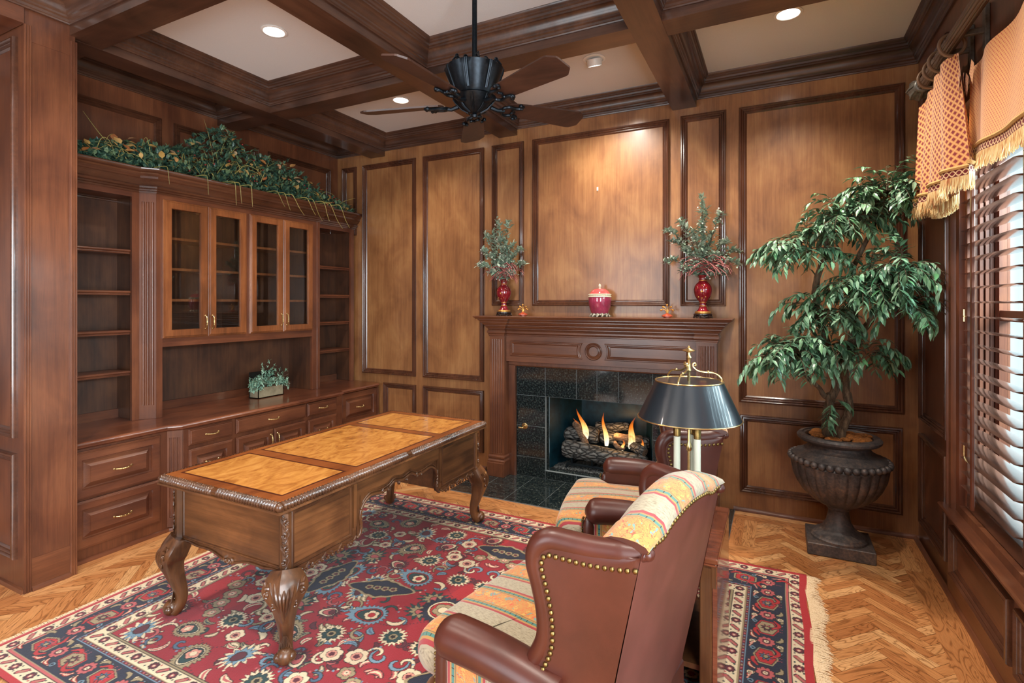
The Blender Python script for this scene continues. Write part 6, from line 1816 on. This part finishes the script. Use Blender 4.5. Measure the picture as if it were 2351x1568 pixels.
# ------------------------------------------------------------------ ceiling fan
FX, FY, FZ_ = -1.33, 2.24, 2.47
t = thing('ceiling_fan', 'dark bronze five-blade ceiling fan hanging in the middle of the coffered ceiling', 'ceiling fan', (FX, FY, FZ_))
c = (FX, FY, 0)
MB().lathe([(.0125,2.69), (.0125,3.12), (.05,3.125), (.06,3.168)], c, 20).build('downrod', M_BLACKM, t)
sc_ = lambda r, z, a: (.010*abs(cos(3.5*a))**.6 if z > 2.53 else 0)
MB().lathe([(.085,2.505), (.092,2.515), (.098,2.525), (.105,2.545), (.118,2.58), (.135,2.62), (.143,2.645), (.141,2.650), (.12,2.648), (.05,2.655), (.03,2.67), (.028,2.69), (.018,2.70), (.0001,2.70)], c, 84, mod=lambda r, z, a: (.012*(abs(cos(3.5*a))**.5-.6) if 2.53 < z < 2.648 and r > .09 else 0)).build('motor_housing', M_BLACKM, t, ang=50)
m = MB()
for k in range(7):
    a = 2*pi*(k+.5)/7
    for da in (-.03, .03): m.tube([(c[0]+r*cos(a+da), c[1]+r*sin(a+da), z) for r, z in ((.100,2.53), (.108,2.555), (.122,2.59), (.138,2.63), (.142,2.65))], .005, 6)
    a = 2*pi*k/7
    e = V((cos(a), sin(a), 0)); f = V((0,0,1))
    m.tube(spline([V(c)+e*.148+f*2.645, V(c)+e*.125+f*2.672, V(c)+e*.10+f*2.668, V(c)+e*.075+f*2.665, V(c)+e*.055+f*2.682], 5), .005, 6)
    m.tube(scroll(V(c)+e*.118+f*2.676, .014, 1.2, 3.4, e, f, 16), .0042, 6); m.tube(scroll(V(c)+e*.06+f*2.69, .013, 1.2, 0, e, f, 16), .0042, 6)
m.build('scrollwork', M_BLACKM, t)
MB().lathe([(.0001,2.412), (.012,2.414), (.016,2.424), (.010,2.432), (.03,2.438), (.06,2.455), (.09,2.485), (.104,2.50), (.108,2.506), (.104,2.512), (.09,2.514)], c, 64, mod=lambda r, z, a: (.006*(abs(cos(4*a))**.5-.5) if .02 < r and 2.436 < z < 2.5 else 0)).build('bottom_bowl', M_BLACKM, t, ang=50)
m = MB()
for k in range(8):
    a = 2*pi*(k+.5)/8
    for da in (-.05,.05): m.tube([(c[0]+r*cos(a+da*(.06/max(.03,r))), c[1]+r*sin(a+da*(.06/max(.03,r))), z) for r, z in ((.03,2.436), (.062,2.453), (.094,2.486), (.106,2.503))], .0038, 6)
    a = 2*pi*k/5
m.build('ribs', M_BLACKM, t)
for k in range(5):
    az = radians(-94+72*k); R = Matrix.Translation((FX, FY, FZ_+.012)) @ Matrix.Rotation(az, 4, 'Z') @ Matrix.Rotation(radians(-14), 4, 'X')
    m = MB(); z0 = .0
    ol = [(.175,-.042), (.22,-.052), (.45,-.068), (.545,-.072), (.562,-.070), (.594,-.044), (.598,-.034), (.598,.034), (.594,.044), (.562,.070), (.545,.072), (.45,.066), (.22,.052), (.175,.042), (.16,0)]
    m.prism([(x, y, -.004) for x, y in ol], (0,0,.008), 0, None)
    m.v = [tuple(R @ V(p)) for p in m.v]
    b = m.build('blade', FANW, t, smooth=False)
    m = MB(); f = lambda *p: tuple(R @ V(p))
    m.tube([f(.085,0,-.008), f(.12,0,-.018), f(.155,0,-.012)], [.012,.010,.012], 8)
    for s in (-1, 1):
        m.tube([f(*p) for p in spline([(.145,0,-.012), (.150,.022*s,-.014), (.172,.036*s,-.015), (.205,.030*s,-.014), (.232,.036*s,-.013), (.240,.050*s,-.012), (.226,.056*s,-.012)], 6)], .0085, 8)
        m.tube([f(*p) for p in spline([(.205,.030*s,-.014), (.200,.014*s,-.014), (.212,.0,-.014)], 5)], .007, 8)
        m.ball(f(.226,.056*s,-.012), .011, 6); m.ball(f(.236,.040*s,-.016), .009, 6)
    m.build('blade_bracket', M_BLACKM, b)
# ------------------------------------------------------------------ light
def area(nm, loc, rot, sx, sy, e, col=(1,1,1), spread=pi):
    l = bpy.data.lights.new(nm, 'AREA'); l.shape = 'RECTANGLE'; l.size = sx; l.size_y = sy; l.energy = e; l.color = col; l.spread = spread
    o = bpy.data.objects.new(nm, l); COL.objects.link(o); o.location = loc; o.rotation_euler = rot; return o
def spot(nm, loc, rot, e, col, ang, blend=.6, r=.05):
    l = bpy.data.lights.new(nm, 'SPOT'); l.energy = e; l.color = col; l.spot_size = ang; l.spot_blend = blend; l.shadow_soft_size = r
    o = bpy.data.objects.new(nm, l); COL.objects.link(o); o.location = loc; o.rotation_euler = rot; return o
E_WIN, E_REAR, E_SPOT = 900, 55, 78
WARM = (1, .90, .78)
# daylight in the two window openings
area('window_daylight', (1.75, 2.3, 2.75), (0, radians(48), 0), 1.9, 3.2, E_WIN, (.70,.92,1))
area('side_daylight', (XR+.2, -.65, 1.5), (0, radians(90), 0), 2.1, 2.3, 190, (.90,.96,1))
area('rear_daylight', (-2.3, YR+.02, 1.6), (radians(90), 0, 0), 1.7, 2.2, E_REAR, (.96,.97,1))
for x, y, k in ((-2.757,2.238,1), (.06,3.43,1.7), (-2.757,3.461,1), (.06,2.24,1), (-2.757,.93,1), (-1.33,.93,1), (.06,.93,1)):
    spot('downlight', (x, y, ZC-.012), (0,0,0), E_SPOT*k, WARM, radians(125), .8, .045)
spot('downlight', (-1.115, 3.474+.018, ZC-.055), (radians(22),0,0), E_SPOT*1.2, WARM, radians(110), .8, .04)
pl = bpy.data.lights.new('firelight', 'POINT'); pl.energy = 1.6; pl.color = (1,.5,.18); pl.shadow_soft_size = .06
o = bpy.data.objects.new('firelight', pl); COL.objects.link(o); o.location = (-1.2, 4.33, .42)
w = bpy.data.worlds.new('World'); SC.world = w; w.use_nodes = True; nt = w.node_tree
for n in list(nt.nodes): nt.nodes.remove(n)
ow = nt.nodes.new('ShaderNodeOutputWorld'); bg = nt.nodes.new('ShaderNodeBackground'); bg.inputs[0].default_value = (.72,.93,1,1); bg.inputs[1].default_value = 1.7
nt.links.new(bg.outputs[0], ow.inputs[0])
# ------------------------------------------------------------------ camera
cam = bpy.data.cameras.new('Camera'); co = bpy.data.objects.new('Camera', cam); COL.objects.link(co)
f_, th_ = 1211.0, atan2(607.5, 1211.0)
cam.sensor_width = 36; cam.sensor_fit = 'HORIZONTAL'; cam.lens = f_/2351*36
cam.shift_y = -(784-696)/2351
co.location = (0, 0, 1.5); co.rotation_euler = (pi/2, 0, th_); cam.clip_start = .05
SC.camera = co
# ------------------------------------------------------------------ to real size
for me in {o.data for o in COL.objects if o.type == 'MESH'}: me.transform(Matrix.Scale(S, 4))
for o in COL.objects:
    o.location = V(o.location)*S
    if o.type == 'LIGHT':
        o.data.energy *= S*S
        if o.data.type == 'AREA': o.data.size *= S; o.data.size_y *= S
        else: o.data.shadow_soft_size *= S
vs = SC.view_settings
SC.display_settings.display_device = 'sRGB'
vs.view_transform = 'Standard'; vs.look = 'None'; vs.gamma = 1; vs.use_curve_mapping = False; vs.exposure = 0.48
cy = SC.cycles
cy.use_denoising = True; cy.max_bounces = 8; cy.diffuse_bounces = 4; cy.glossy_bounces = 4; cy.transparent_max_bounces = 12; cy.transmission_bounces = 4
cy.caustics_reflective = False; cy.caustics_refractive = False; cy.sample_clamp_indirect = 6
